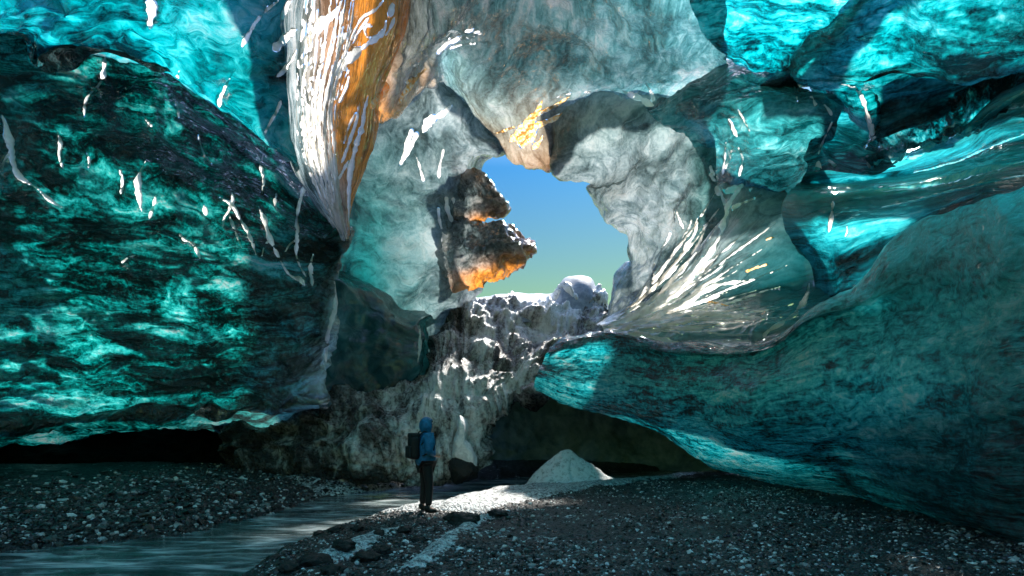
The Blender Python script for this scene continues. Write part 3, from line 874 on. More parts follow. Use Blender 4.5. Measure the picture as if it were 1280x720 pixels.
ys = np.concatenate([2.0 - np.geomspace(.1, 3000, 30)[::-1], ys, ys[-1] + np.geomspace(.3, 3000, 40)])
xs = axis(-11, 8, .045, 3000, 34)
GX, GY = np.meshgrid(xs, ys)
GZ, GS = ground_h(GX, GY)
GZ += .018 * fbm(np.stack([GX, GY, GZ], -1) * 7, 3)
gi = np.arange(GX.size).reshape(GX.shape)
gf = np.stack([gi[:-1, :-1], gi[:-1, 1:], gi[1:, 1:], gi[1:, :-1]], -1).reshape(-1, 4)
gm = pymesh('ground', np.stack([GX, GY, GZ], -1).reshape(-1, 3), gf)
attr(gm, 'snow', np.clip(GS / .12 + .5, 0, 1))
s = NT('black_gravel'); ob = s.obj()
vo = s.n('ShaderNodeTexVoronoi'); s.set(vo.inputs['Vector'], ob); vo.inputs['Scale'].default_value = 22
n = s.noise(ob, 14, 6, .65); n2 = s.noise(ob, 60, 4, .6); n3 = s.noise(ob, .9, 4, .5)
gcol = s.ramp(n, [(.35, (.006,.006,.007)), (.55, (.02,.021,.022)), (.75, (.09,.092,.095))])
scol = s.ramp(s.math('ADD', s.math('MULTIPLY', n, .6), s.math('MULTIPLY', n2, .4)), [(.40, (.02,.022,.023)), (.47, (.22,.24,.25)), (.54, (.62,.65,.67)), (.62, (.88,.9,.91))])
snw = s.math('GREATER_THAN', s.math('ADD', s.attr('snow'), s.math('ADD', s.math('MULTIPLY', s.math('SUBTRACT', n, .5), 1.6), s.math('MULTIPLY', s.math('SUBTRACT', s.noise(ob, 2.6, 6, .65, .8), .5), 3.4))), .47)
p = s.n('ShaderNodeBsdfPrincipled'); s.set(p.inputs['Base Color'], s.mix(gcol, scol, snw))
s.set(p.inputs['Roughness'], s.ramp(n2, [(.35, .18), (.65, .55)]))
s.set(p.inputs['Normal'], s.bump(s.math('ADD', s.math('MULTIPLY', vo.outputs['Distance'], -1.0), n), .9, .035))
M['ground'] = s.done(p.outputs[0])
ground = link('ground', gm, M['ground']); tag(ground, kind='structure')

s = NT('river_water')
ob = s.obj((.45, 1.5, 1), (0, 0, R(-32)))
n = s.noise(ob, 1.6, 5, .55, .8); n2 = s.noise(ob, 4, 4, .5, .6)
p = s.n('ShaderNodeBsdfPrincipled')
s.set(p.inputs['Base Color'], s.ramp(s.math('ADD', s.math('MULTIPLY', n, .65), s.math('MULTIPLY', n2, .35)), [(.40, (.02,.032,.034)), (.49, (.08,.11,.115)), (.57, (.32,.38,.39)), (.66, (.80,.85,.86))]))
s.set(p.inputs['Roughness'], .07); p.inputs['IOR'].default_value = 1.45
s.set(p.inputs['Normal'], s.bump(s.math('ADD', n, s.math('MULTIPLY', n2, .6)), .55, .16))
M['water'] = s.done(p.outputs[0])
wx, wy = np.meshgrid(np.linspace(-14, 7, 260), np.linspace(2, 24, 260))
wz = .02 * fbm(np.stack([wx * .7 + wy * .4, wy * 1.6, wx * 0], -1), 3)
wi = np.arange(wx.size).reshape(wx.shape)
wf = np.stack([wi[:-1, :-1], wi[:-1, 1:], wi[1:, 1:], wi[1:, :-1]], -1).reshape(-1, 4)
river = link('river', pymesh('river', np.stack([wx, wy, wz], -1).reshape(-1, 3), wf), M['water']); tag(river, kind='structure')
gbvh = BVHTree.FromPolygons(np.stack([GX, GY, GZ], -1).reshape(-1, 3).tolist(), gf.tolist())
def ground_at(x, y):
    hit = gbvh.ray_cast(Vector((x, y, 50)), Vector((0, 0, -1)))[0]
    return hit.z if hit else 0.0
def ground_px(x, y):
    o = Vector((0, 0, EYE)); d = (Vector(W(x, y, 1.0)) - o).normalized()
    return gbvh.ray_cast(o, d)[0]

# ---- pebbles
def ico(sub):
    bm = bmesh.new(); bmesh.ops.create_icosphere(bm, subdivisions=sub, radius=1)
    v = np.array([x.co[:] for x in bm.verts]); f = np.array([[x.index for x in q.verts] for q in bm.faces]); bm.free()
    return v, f
IV, IF = ico(1)
def pebbles(name, X, Y, size, mat):
    n = len(X); Z, _ = ground_h(X, Y)
    sc = size[:, None] * rng.uniform(.55, 1.25, (n, 3)) * np.array([1, 1, .7])
    a = rng.uniform(0, 2 * np.pi, n); c, s_ = np.cos(a), np.sin(a)
    V = IV[None] * (1 + rng.uniform(-.28, .28, (n, len(IV), 1))) * sc[:, None]
    t = rng.uniform(-.6, .6, n); ct, st = np.cos(t), np.sin(t)
    V = np.stack([V[..., 0] * ct[:, None] - V[..., 2] * st[:, None], V[..., 1], V[..., 0] * st[:, None] + V[..., 2] * ct[:, None]], -1)
    V = np.stack([V[..., 0] * c[:, None] - V[..., 1] * s_[:, None], V[..., 0] * s_[:, None] + V[..., 1] * c[:, None], V[..., 2]], -1)
    V += np.stack([X, Y, Z + size * .15], -1)[:, None]
    Fc = (IF[None] + (np.arange(n) * len(IV))[:, None, None]).reshape(-1, 3)
    me = pymesh(name, V.reshape(-1, 3), Fc, smooth=False)
    attr(me, 'shade', np.repeat(rng.uniform(0, 1, n), len(IV)))
    o = link(name, me, mat); return o
s = NT('wet_pebbles'); ob = s.obj()
p = s.n('ShaderNodeBsdfPrincipled'); nn = s.noise(ob, 40, 3, .5)
s.set(p.inputs['Base Color'], s.ramp(s.attr('shade'), [(0, (.004,.004,.005)), (.45, (.02,.021,.022)), (.74, (.08,.085,.085)), (.88, (.34,.35,.35)), (1, (.85,.87,.87))]))
s.set(p.inputs['Roughness'], s.ramp(nn, [(.35, .15), (.65, .5)])); s.set(p.inputs['Normal'], s.bump(nn, .4, .01))
M['pebble'] = s.done(p.outputs[0])
def scatter(n, dens, lo, hi):
    X = rng.uniform(lo[0], hi[0], n); Y = lo[1] + (hi[1] - lo[1]) * rng.uniform(0, 1, n) ** 1.7
    d, left = riverdist(X, Y); sn = np.full(n, -9.)
    for q in SNOWS: sn = np.maximum(sn, -polydist(X, Y, q))
    return X, Y, d, left, sn
X, Y, d, left, sn = scatter(150000, 0, (-4, 3.6), (8.5, 14))
keep = (d > .15) & ~left & (sn < -.02) & (np.abs(X) < Y * 1.12 + .5)
dens = np.clip(.35 + .9 * fbm(np.stack([X, Y, X * 0], -1) * .5 + 3, 3), .12, 1)
keep &= rng.uniform(0, 1, len(X)) < dens
X, Y = X[keep], Y[keep]
sz = rng.lognormal(np.log(.0145), .45, len(X)).clip(.007, .05)
o = pebbles('gravel', X, Y, sz, M['pebble']); tag(o, 'glinting wet black and grey gravel of the right bar', 'gravel', kind='stuff')
X, Y, d, left, sn = scatter(42000, 0, (-13, 6), (-1, 15.5))
keep = (d > -.15) & left & (d < 5)
keep &= rng.uniform(0, 1, len(X)) < np.clip(1.1 - d * .22, .1, 1)
X, Y = X[keep], Y[keep]
sz = rng.lognormal(np.log(.027), .5, len(X)).clip(.012, .11)
o = pebbles('gravel', X, Y, sz, M['pebble']); tag(o, 'coarse wet stones covering the left river bank', 'gravel', kind='stuff')

# ------------------------------------------------------------------ lumps (closed, rounded, from an outline with its own thickness)
def lump(name, outline, d, thick, mat, parent=None, rings=14, noise=.06, nfreq=2.0, fat=.5, m=120):
    """outline: pixel points round a star shaped outline; d: depth or list of depths"""
    n = len(outline); ds = d if isinstance(d, (list, tuple)) else [d] * n
    P = np.array([W(x, y, q) for (x, y), q in zip(outline, ds)])
    t = np.linspace(0, n, m, endpoint=False); i = t.astype(int); f = (t - i)[:, None]
    p0, p1, p2, p3 = P[(i-1) % n], P[i % n], P[(i+1) % n], P[(i+2) % n]
    ring = .5 * (2*p1 + (p2-p0)*f + (2*p0-5*p1+4*p2-p3)*f**2 + (3*p1-p0-3*p2+p3)*f**3)
    c = P.mean(0); vs = []; th = np.linspace(0, np.pi, 2 * rings + 1)[1:-1]
    for a in th:
        r = math.sin(a) ** fat; z = -math.cos(a)
        vs.append(c + (ring - c) * r + np.array([0, thick * z, 0]))
    V = np.concatenate(vs + [[c + np.array([0, -thick, 0])], [c + np.array([0, thick, 0])]])
    V = V + noise * np.stack([fbm(V * nfreq + 3, 4), fbm(V * nfreq + 23, 4), fbm(V * nfreq + 43, 4)], -1)
    k = len(th); idx = np.arange(k * m).reshape(k, m); nx = np.roll(idx, -1, 1)
    quads = np.stack([idx[:-1], nx[:-1], nx[1:], idx[1:]], -1).reshape(-1, 4)
    cap0 = np.stack([np.full(m, k*m), nx[0], idx[0], idx[0]], -1); cap1 = np.stack([np.full(m, k*m+1), idx[-1], nx[-1], nx[-1]], -1)
    fl = quads.tolist() + [list(q[:3]) for q in cap0.tolist()] + [list(q[:3]) for q in cap1.tolist()]
    me = bpy.data.meshes.new(name); me.from_pydata(V.tolist(), [], fl); me.validate(); me.update()
    for q in me.polygons: q.use_smooth = True
    bm = bmesh.new(); bm.from_mesh(me); bmesh.ops.recalc_face_normals(bm, faces=bm.faces); bm.to_mesh(me); bm.free()
    attr(me, 'clear', np.ones(len(me.vertices)))
    o = link(name, me, M[mat], parent)
    return o
tongue = loft('ice_tongue', """
552,276,16.8 585,274,16.3 604,281,16.2 622,281,16.3 634,288,16.6 632,284,17
548,295,16.7 585,292,16 608,292,15.9 632,294,16 651,299,16.5 650,295,17
548,312,16.7 585,312,15.8 610,310,15.6 640,307,15.8 666,312,16.4 663,310,17
552,330,16.7 582,330,15.8 606,326,15.6 634,320,15.8 657,323,16.4 654,320,17
558,346,16.8 580,346,16 602,340,15.8 626,330,15.9 646,331,16.4 642,328,17
562,362,17 582,361,16.4 596,358,16.2 612,348,16.3 630,339,16.5 624,336,17
""", 'tongue', disp=(('iso', .14, 1.6, 4), ('ridge', .10, 2.2, 2.2), ('fine', .03, 5, 3)), tint="""
0 0 0 0 .4 .4
0 0 0 0 .6 .6
0 0 0 .2 1 1
0 .1 .4 .9 1 1
.2 .8 1 1 1 1
.3 .9 1 1 1 1
""", clear="""
.3 .25 .2 .2 .6 .5
.3 .25 .2 .2 .5 .5
.3 .3 .25 .3 1 .6
.3 .3 .6 1 1 .7
.4 .8 1 1 1 .8
.4 1 1 1 1 .8
""", step=1.6)
tag(tongue, 'sooty ice tongue jutting into the sky hole with a wide amber lower rim', 'ice tongue')
t2 = loft('ice_tongue', """
552,222,16.8 578,215,16.3 594,214,16.2 604,222,16.3 612,232,16.6 608,230,17
550,240,16.7 582,236,16.1 602,238,16 617,244,16.1 630,257,16.5 626,254,17
552,258,16.7 582,256,16.1 600,257,16 616,259,16.1 635,263,16.5 630,261,17
558,276,16.8 584,276,16.3 597,276,16.2 607,272,16.3 618,269,16.5 614,268,17
""", 'tongue', disp=(('iso', .12, 1.6, 4), ('ridge', .08, 2.2, 2.2), ('fine', .03, 5, 3)), tint="""
.3 .5 .5 0 0 0
0 0 0 0 .2 .2
0 0 .2 .5 1 1
0 .4 1 1 1 1
""", clear="""
.3 .4 .4 .3 .4 .3
.3 .25 .2 .2 .4 .4
.3 .3 .4 .6 1 .7
.3 .6 1 1 1 .7
""", step=1.6)
tag(t2, 'small sooty ice tongue above the one with the wide amber rim', 'ice tongue')

# right edge peaks beside the snow ridge
pk = lump('ice_block', [(738,372),(744,356),(752,360),(757,374),(760,400),(752,418),(738,416),(734,395)], 19.4, .6, 'dirty', noise=.12)
tag(pk, 'dark ice block standing beside the snow cap in the sky hole', 'ice block')

# snow pile: a cone heap on the far gravel
def heap():
    v = []; f = []; nr, nt = 44, 110
    bx, by, d = 652, 605, 14.6
    c = np.array([(708-640)/F*d, d, 0.0])
    prof = [(i / (nr-1)) for i in range(nr)]
    for i, r in enumerate(prof):
        for j in range(nt):
            a = 2*math.pi*j/nt
            ca, sa = math.cos(a), math.sin(a)
            ext = 1.30 if ca < 0 else 1.30 + 0.75*ca**2
            x = c[0] + .07*(1-r) + r*ext*ca; y = c[1] + r*1.1*sa
            z = 1.17*(1-r)**1.05 if ca < 0 else 1.17*(1-r)**1.25
            if ca < 0: z = 1.17*(1 - r**(1.0+.35*abs(ca)))
            v.append((x, y, z - .02 + 0.0))
    V = np.array(v); V[:, 2] += .05*fbm(V*2.5, 5); V[:, :2] += .05*fbm(V*2.2+9, 4)[:, None]
    V = V.reshape(nr, nt, 3)
    V[-1, :, 2] = -.25
    idx = np.arange(nr*nt).reshape(nr, nt); nx = np.roll(idx, -1, 1)
    q = np.stack([idx[:-1], idx[1:], nx[1:], nx[:-1]], -1).reshape(-1, 4)
    me = pymesh('snow_pile', V.reshape(-1, 3), q)
    return link('snow_pile', me, M['grit'])
M['grit'] = solid('gritty_snow', (.32,.35,.36), (.90,.93,.95), 9, .55, .8, .03, .4, (.36,.50))
pile = heap(); tag(pile, 'pointed cone of gritty snow on the far gravel bar', 'snow pile')

# white ice pillar and rock at the foot of the mound
pil = lump('ice_block', [(576,520),(583,530),(580,548),(590,560),(597,580),(588,586),(576,576),(566,570),(568,552),(572,536)], 13.9, .35, 'snow', noise=.05, nfreq=3)
tag(pil, 'small white ice block draped over the dark boulder at the mound foot', 'ice block')
bl = lump('boulder', [(563,576),(575,570),(592,574),(597,588),(590,600),(570,603),(562,592)], 13.9, .4, 'rock', noise=.06, nfreq=3)
tag(bl, 'dark wet boulder under the small white ice block', 'boulder')

# boulders on the near snow bank
def boulder(x, y, r, label, flat=.6):
    h = ground_px(x, y); v, f = ico(4)
    v = v * np.array([1.25, 1, flat]) * (1 + .28*fbm(v*1.3 + x*.1, 3)[:, None]) * r
    me = pymesh('boulder', v, f); o = link('boulder', me, M['rock']); o.location = (h.x, h.y, h.z + r*flat*.25)
    o.rotation_euler.z = x * .13
    return tag(o, label, 'boulder', 'boulders along the snow bank')
boulder(578, 652, .19, 'largest dark boulder sunk in the snow just right of the hiker')
boulder(622, 645, .14, 'dark flat boulder at the right end of the snow bank')
near = [(372,676,0.079),(398,668,0.072),(420,664,0.094),(448,662,0.086),(474,668,0.072),(505,664,0.086),(430,684,0.115),(392,706,0.144),(458,700,0.122),(342,700,0.072),(480,690,0.094),(522,676,0.079),(548,664,0.065),(360,712,0.094),(418,716,0.108)]
for q in near: boulder(*q, 'black wet boulder in the row along the near river edge', .65)

# ------------------------------------------------------------------ ice ribs on the sheets, coloured to paint wet highlights and sun glow
GAPS = {}
def rib(name, pts, w, surf, mat='frost', parent=None, high=.28, seedk=None, step=2.0, bead=.7, taper=True):
    """pts: pixel polyline; w: half width in px (number or per point)"""
    P = np.array(pts, float); n = len(P)
    ln = np.linalg.norm(np.diff(P, axis=0), axis=1).sum(); m = max(8, int(ln / step))
    B = cr_matrix(n, m); Q = B @ P
    wv = (B @ np.array(w if isinstance(w, (list, tuple)) else [w]*n)).clip(.9)
    sk = seedk if seedk is not None else P.sum() * .013
    tt = np.arange(m)
    wv = wv * (1 + bead * perlin(np.stack([tt*.11*step, np.full(m, sk), np.full(m, .3)], -1)) + .5*bead*perlin(np.stack([tt*.31*step, np.full(m, sk+7), np.full(m, .3)], -1)))
    if taper: wv = wv * np.clip(np.minimum(tt+1, m-tt) / (m*.14), .12, 1)
    Q = Q + 1.2 * np.stack([perlin(np.stack([tt*.1, np.full(m, sk+3), np.full(m, .6)], -1)), perlin(np.stack([tt*.1, np.full(m, sk+5), np.full(m, .6)], -1))], -1)
    pos, nor, ww = [], [], []; hits = []
    o = Vector((0, 0, EYE))
    for (x, y), w_ in zip(Q, wv):
        dr = (Vector(W(x, y, 1.0)) - o).normalized(); best = None; bs = None
        for sf in surf:
            h = bvh(sf).ray_cast(o, dr)
            if h[0] is not None and (best is None or h[3] < best[3]): best, bs = h, sf
        if best is None: continue
        nn = best[1] if best[1].dot(dr) < 0 else -best[1]
        if pos and (best[0] - pos[-1]).length > 1.2: break
        pos.append(best[0]); nor.append(nn); ww.append(max(.0025, w_) * best[0].y / F); hits.append(bs)
    if len(pos) < 5: return None
    C = np.array(pos); N = np.array(nor); ww = np.array(ww); m = len(C)
    ker = np.ones(7) / 7
    for A in (C, N):
        for k in range(3):
            pad = np.pad(A[:, k], 3, mode='edge'); A[:, k] = np.convolve(pad, ker, 'valid')
    V = C - np.array([0, 0, EYE]); V /= np.linalg.norm(V, axis=1)[:, None]
    N = N - .6 * V; N /= np.linalg.norm(N, axis=1)[:, None]
    T = np.gradient(C, axis=0); T /= np.linalg.norm(T, axis=1)[:, None] + 1e-9
    L = np.cross(T, N); L /= np.linalg.norm(L, axis=1)[:, None] + 1e-9
    for c_, w_, sf in zip(C, ww, hits):
        if sf.name in GAPS: GAPS[sf.name].append((*c_, w_))
        else: GAPS[sf.name] = [(*c_, w_)]
    k = 9; vs = []
    for j in range(k):
        a = math.pi*(1.24*j/(k-1) - .12)
        vs.append(C + L*(math.cos(a)*ww)[:, None] + N*((math.sin(a)*high + .12)*ww + .008)[:, None])
    vs = np.stack(vs, 1)
    idx = np.arange(m*k).reshape(m, k)
    f = np.stack([idx[:-1, :-1], idx[:-1, 1:], idx[1:, 1:], idx[1:, :-1]], -1).reshape(-1, 4)
    if name is None: return vs.reshape(-1, 3), f
    return link(name, pymesh(name, vs.reshape(-1, 3), f), M[mat], parent)
def ribs(name, lst, surf, mat, parent):
    V, Fc, off = [], [], 0
    for it in lst:
        r = rib(None, it[0], it[1], surf, **(it[2] if len(it) > 2 else {}))
        if r is None: continue
        V.append(r[0]); Fc.append(r[1] + off); off += len(r[0])
    if not V: return None
    return link(name, pymesh(name, np.concatenate(V), np.concatenate(Fc)), M[mat], parent)

LW = [left_wall, ul]
for pts, w in [
    ([(188,-10),(190,10),(187,38)], [4,5,2]), ([(132,66),(130,84),(127,102),(112,118),(106,132),(105,146)], [1.5,3,1.5,.9,2.2,1]),
    ([(225,86),(221,105),(214,122),(200,135),(193,150),(191,165),(184,182),(190,200)], [1.5,3.2,2,1,3.6,2,4,1]),
    ([(184,198),(176,214),(172,228),(174,248),(177,266)], [.9,1.2,3,3.4,1]), ([(238,108),(233,125),(235,145),(244,168),(241,185),(240,200),(249,224)], [1.2,3.2,2.4,1,1,3,1]),
    ([(294,84),(280,112),(274,135),(271,160),(264,180),(266,205),(268,228),(274,246),(288,262),(300,278),(308,302),(309,332)], [1.2,2.4,2,3.6,3,1.2,2.4,3,2,2.4,1.4,.9]),
    ([(274,246),(290,256),(301,275),(312,295),(321,320)], [1.5,2.2,1.6,2.4,1]), ([(290,240),(292,252),(286,265),(294,288),(303,312)], [1.2,2.2,1.6,1.8,.9]),
    ([(322,256),(330,275),(338,300),(350,325),(362,344),(375,350),(381,358)], [1.4,3,2.4,2,1.4,4,2]), ([(2,143),(10,165),(13,190),(20,215),(32,227),(48,236),(62,250),(82,262)], [2.4,4.2,3.6,4,2,1,2.6,1]),
    ([(318,30),(308,48),(302,60)], [1.2,2.5,1.2]), ([(386,225),(378,240),(374,256),(370,276),(372,300),(370,318),(376,334),(384,348)], [1.4,2.4,2.6,1.6,3.2,1.6,1,3]),
    ([(392,316),(388,335),(391,360)], [1.2,2.4,1.6]), ([(352,125),(348,138),(338,154),(330,170)], [1,2.2,1,1.8]),
    ([(196,242),(192,256),(186,276)], [1,2,1]), ([(224,290),(229,300),(240,302),(246,312),(251,326)], [1.4,2.2,1,2,.9]), ([(255,255),(258,262),(257,272)], [1.4,2.6,1]), ([(108,190),(112,200),(110,212)], [.9,1.6,.9]), ([(150,330),(160,322),(172,318)], [.9,1.3,.9]),
    ([(418,350),(421,375),(415,400),(408,430),(405,470)], [2,3.4,2.4,2.4,1.4])]:
    rib('frozen_drip', pts, w, LW, 'frost', left_wall)
for pts, w in [([(192,160),(182,150),(176,136)], [1.6,1.2,.9]), ([(266,205),(256,196),(250,180),(248,168)], [1.4,1,.9,.9]), ([(274,135),(284,150),(286,168)], [1.4,1.2,.9]), ([(338,300),(330,308),(328,322)], [1.3,1.1,.9]),
               ([(13,190),(4,200),(2,216)], [1.6,1.2,.9]), ([(288,262),(280,272),(278,288)], [1.3,1.2,.9]), ([(372,300),(362,306),(356,318)], [1.3,1.2,.9]), ([(214,122),(222,134),(224,150)], [1.2,1.1,.9]), ([(70,160),(76,178),(74,196),(80,214)], [.9,1.8,1.2,.9]),
               ([(150,210),(154,226),(150,244)], [.9,1.5,.9]), ([(330,190),(326,208),(330,226),(328,244)], [.9,1.8,1.4,.9]), ([(346,240),(344,256),(350,274)], [.9,1.6,.9])]:
    rib('frozen_drip', pts, w, LW, 'frost', left_wall)
# the net over the curtain
net = []
for k in range(26):                       # strands that start apart and gather towards the tip
    a = k / 25; x0 = 378 + a * 60 + random.uniform(-3, 3)
    xs_ = []
    for t in np.linspace(random.choice([0, 0, .15, .3]), 1, 9):
        yy = -15 + 315 * t
        left_e = np.interp(yy, [-15, 40, 130, 200, 255, 300], [380, 376, 372, 380, 404, 430]); right_e = np.interp(yy, [-15, 60, 130, 200, 255, 300], [445, 440, 418, 420, 426, 434])
        xs_.append((left_e + (right_e - left_e) * a + 5 * (1 - t) * math.sin(t * 9 + k * 1.7), yy))
    net.append((xs_, random.uniform(.7, 1.9), dict(bead=.8)))
net += [([(428,0),(420,16),(400,32),(388,46),(380,70)], [1.5,2.5,5,4,2]), ([(462,20),(448,40),(440,55)], [1.5,2,1]), ([(436,40),(425,52),(420,68)], [2,4,1.5]),
        ([(365,0),(358,12),(352,30),(356,48)], [2,4,3,2]), ([(372,36),(362,44),(350,55),(340,64)], [2,5,4,1.5]), ([(372,60),(362,80),(345,96)], [1.5,2.5,2]), ([(350,0),(330,15),(318,30),(314,38)], [1.5,2,2.5,2])]
ribs('white_ribs', net, [curtain, ul, left_wall, ceiling], 'frost', curtain)
amb = [([(480,0),(470,12),(455,20),(446,34),(437,54),(434,66)], [2,1.5,1.5,1.5,1.5,1]), ([(492,2),(488,14),(486,22)], [3,3,1.5]), ([(482,25),(478,40),(466,50),(450,62),(436,72),(424,84),(416,98)], [2,3,4,4,6,5,3]),
       ([(436,85),(436,100),(430,115),(424,130)], [2,1.5,2,2]), ([(416,100),(414,115),(420,125)], [2,2,2]), ([(466,35),(458,30),(456,42),(464,48)], [1.5,2,2,1]),
       ([(460,118),(456,135),(452,160),(446,178),(440,200),(436,225),(436,260),(435,290)], [3,2.5,3,3,3.5,3,2,1.5]), ([(450,125),(446,145),(440,165),(432,190),(426,205)], [2,2,2,2,1.5]),
       ([(436,200),(428,215),(420,228),(424,250),(428,280)], [1.5,2,2.5,2,2]), ([(445,140),(436,158),(430,180)], [1,1.5,1]),
       ([(494,20),(488,34),(480,46)], [2,2,1.5])]
ribs('amber_ribs', amb, [curtain, ceiling], 'frost', curtain)
amb2 = [([(478,98),(480,112),(474,122),(462,132)], [2,6,6,4]), ([(534,85),(520,98),(508,112),(495,132)], [2.5,3,3.5,2]), ([(526,92),(516,100),(506,104)], [1.5,2.5,1.5])]
ribs('amber_ribs', amb2, [curtain, ceiling], 'frostamber', ceiling)
crest = [([(546,68),(556,58),(570,50),(585,44)], [4,3.5,2.5,1]), ([(558,52),(575,42),(592,38),(604,42)], [1.5,2,2.5,1]), ([(560,62),(580,55),(600,54)], [2,1.5,1]), ([(572,50),(590,46),(604,40)], [1.2,2,1])]
ribs('white_ribs', crest, [ceiling, back], 'frost', ceiling)
fire = [([(636,178),(648,166),(660,155),(672,140),(680,122)], [4,5,5,3,1]), ([(645,180),(656,168),(668,158),(690,150),(704,140)], [4,6,5,3,1]), ([(650,184),(660,176),(672,165)], [3,5,2]),
        ([(656,150),(675,140),(700,128),(715,118)], [2,2.5,2,1]), ([(618,168),(632,163),(645,158)], [1,1.5,2]), ([(664,188),(674,178),(680,168)], [2,3,1.5])]
ribs('amber_ribs', fire, [ceiling, back], 'frostamber', ceiling)
ribs('white_ribs', [([(776,112),(792,120),(806,126),(820,136)], [1,2.5,3,2]), ([(806,102),(814,114),(818,128)], [1,1.5,2]), ([(695,124),(706,116),(716,118)],[1,1.5,1]), ([(728,116),(738,114)]+[(742,116)],[1,1.5,1])], [ceiling, gwall], 'frost', ceiling)
for pts, w in [([(528,168),(536,150),(545,146),(556,140),(566,130)], [2,5,4,3,2]), ([(500,208),(508,192),(515,180),(522,165)], [3,2.5,4,4]), ([(505,195),(510,178),(516,160)],[2,3,2]), ([(555,185),(551,205),(548,225)], [1.5,2,1.5]),
               ([(518,192),(524,205),(530,230)], [1,1.5,2]), ([(558,245),(560,262),(566,280)], [2.5,3,1.5]), ([(566,246),(570,262),(576,280)], [2,2,1]), ([(574,248),(580,265),(584,285)], [1.5,2,1.5]), ([(586,250),(590,268),(592,298)], [1.5,2,1.5]),
               ([(552,290),(560,305),(562,325),(566,368)], [3,6,4,2]), ([(560,290),(566,310),(572,335)], [2,4,2]), ([(572,295),(578,318),(582,335)], [1.5,3,1.5]), ([(548,258),(550,275),(553,288)], [2,2,1]), ([(524,405),(525,425),(522,455)], [1.5,2.5,1.5])]:
    rib('frozen_drip', pts, w, [back, butt], 'frost', back)
for pts, w in [([(915,185),(912,200),(906,212)], [1,2,1.5]), ([(908,175),(906,190),(905,205),(903,220)], [1,1.5,2,2.5]), ([(922,180),(928,195),(926,210),(924,222)], [1,1.8,2,1.5]), ([(887,205),(892,220),(900,225)], [1,2.5,3]),
               ([(886,215),(894,228),(904,240)], [2,2,2]), ([(845,262),(850,275),(854,288)], [1.5,3,3]), ([(842,258),(844,272)]+[(843,280)], [1,1.5,1]), ([(872,270),(868,290),(856,310),(845,330)], [1.5,2,2,2]), ([(880,280),(877,300),(872,322)], [1,1.5,1.5]),
               ([(866,272),(860,285),(850,300)], [1,1.2,1]), ([(820,325),(816,338),(818,345)], [1,1.5,1]), ([(838,288),(834,300),(826,312)], [1.5,2,1]), ([(910,145),(916,160),(922,172)], [1.5,2.5,1]), ([(922,135),(930,150),(938,166)], [.8,1.2,1])]:
    rib('frozen_drip', pts, w, [gwall, lip, lobe], 'frost', gwall)
lw = [([(752,411),(790,398),(820,382),(850,358),(872,335),(890,312),(902,290)], [4,5,6,7,6,6,3]), ([(756,413),(800,405),(840,388),(870,370),(900,356),(945,348)], [4,5,5,4,3,1.5]), ([(770,402),(800,388),(830,362),(852,338),(870,310),(882,285)], [2,3.5,4,3.5,3,2]),
      ([(760,416),(800,418),(830,425),(860,430),(890,427),(920,426),(950,427)], [3,4,3,3,2.5,2.5,1.5]), ([(840,395),(880,392),(920,396),(960,400)], [2,3,2.5,1.5]), ([(955,425),(956,416),(968,408),(985,400),(1000,388)], [1,2,3.5,4,2]),
      ([(1000,385),(1008,370),(1012,352)], [3,2.5,1]), ([(975,405),(990,395),(1005,378)], [2,3,2]), ([(902,295),(905,275),(912,255),(922,240),(930,228)], [4,4,3.5,4,2]), ([(912,262),(925,256),(940,250),(955,242)], [2.5,2,1.5,1]),
      ([(905,240),(916,236),(928,234)], [2,4,2]), ([(895,230),(900,245),(906,258)], [2,3,2]), ([(880,420),(884,428),(882,433)], [1,2,1]), ([(935,240),(944,232),(948,222)], [1.5,3,1])]
ends = [(908,222),(918,236),(930,246),(944,256),(958,268),(972,282),(984,296),(992,312),(998,330),(1002,350),(1002,370),(1000,386),(980,404),(950,418),(905,424)]
for k, (ex, ey) in enumerate(ends):
    for rep_ in range(2):
        t0, t1 = random.uniform(.05, .45), random.uniform(.5, 1.0)
        pp = []
        for t in np.linspace(t0, t1, 5):
            x = 752 + (ex - 752) * t; y = 411 + (ey - 411) * (t ** 1.35) + random.uniform(-3, 3) - rep_ * 5
            pp.append((x, y))
        lw.append((pp, [.8, random.uniform(1, 2.4), random.uniform(.9, 2.6), random.uniform(.9, 2), .8]))
ribs('white_ribs', lw, [lip, shelf, gwall], 'frost', lip)
for pts, w in [([(930,341),(946,334),(962,329)], [.9,1.6,.9]), ([(882,377),(900,380),(916,384)], [.9,1.3,.9]), ([(955,300),(962,297),(970,296)], [1.2,2.4,1])]:
    rib('amber_glint', pts, w, [lip, shelf, belly], 'frostamber', lip, bead=.9)
for pts, w in [([(1041,250),(1040,268),(1036,292)], [1.5,2.2,1.5]), ([(1058,280),(1060,288),(1054,298)], [1,1.5,1]), ([(1024,200),(1022,210),(1023,222)], [2,4,2]), ([(1034,198),(1040,206),(1046,208)], [1.5,3,1.5]), ([(1086,198),(1086,206)]+[(1087,212)], [1.2,2,1.2])]:
    rib('frozen_drip', pts, w, [shelf, hollow, crag], 'frost', shelf)
M['frostcyan'] = glint_ice('cyan_lip_ice', (.05,.72,.85), (.35,.98,1.))  # cyan stands for bright highlights along the ledges
for pts, w in [([(1024,210),(1080,205),(1130,198),(1165,184),(1200,169),(1240,142),(1285,110)], [1.2,2.5,3.2,3.4,4,3.5,4]), ([(1036,241),(1090,237),(1140,233),(1180,226),(1220,215),(1285,200)], [1,2,3,4,4.5,4.5]),
               ([(1140,216),(1190,203),(1240,182),(1285,165)], [.9,1.4,1.8,1.6]), ([(1090,262),(1140,252),(1200,236),(1285,218)], [.9,1.4,1.6,1.2])]:
    rib('bright_lip', pts, w, [shelf, crag], 'frostcyan', shelf, bead=.5)
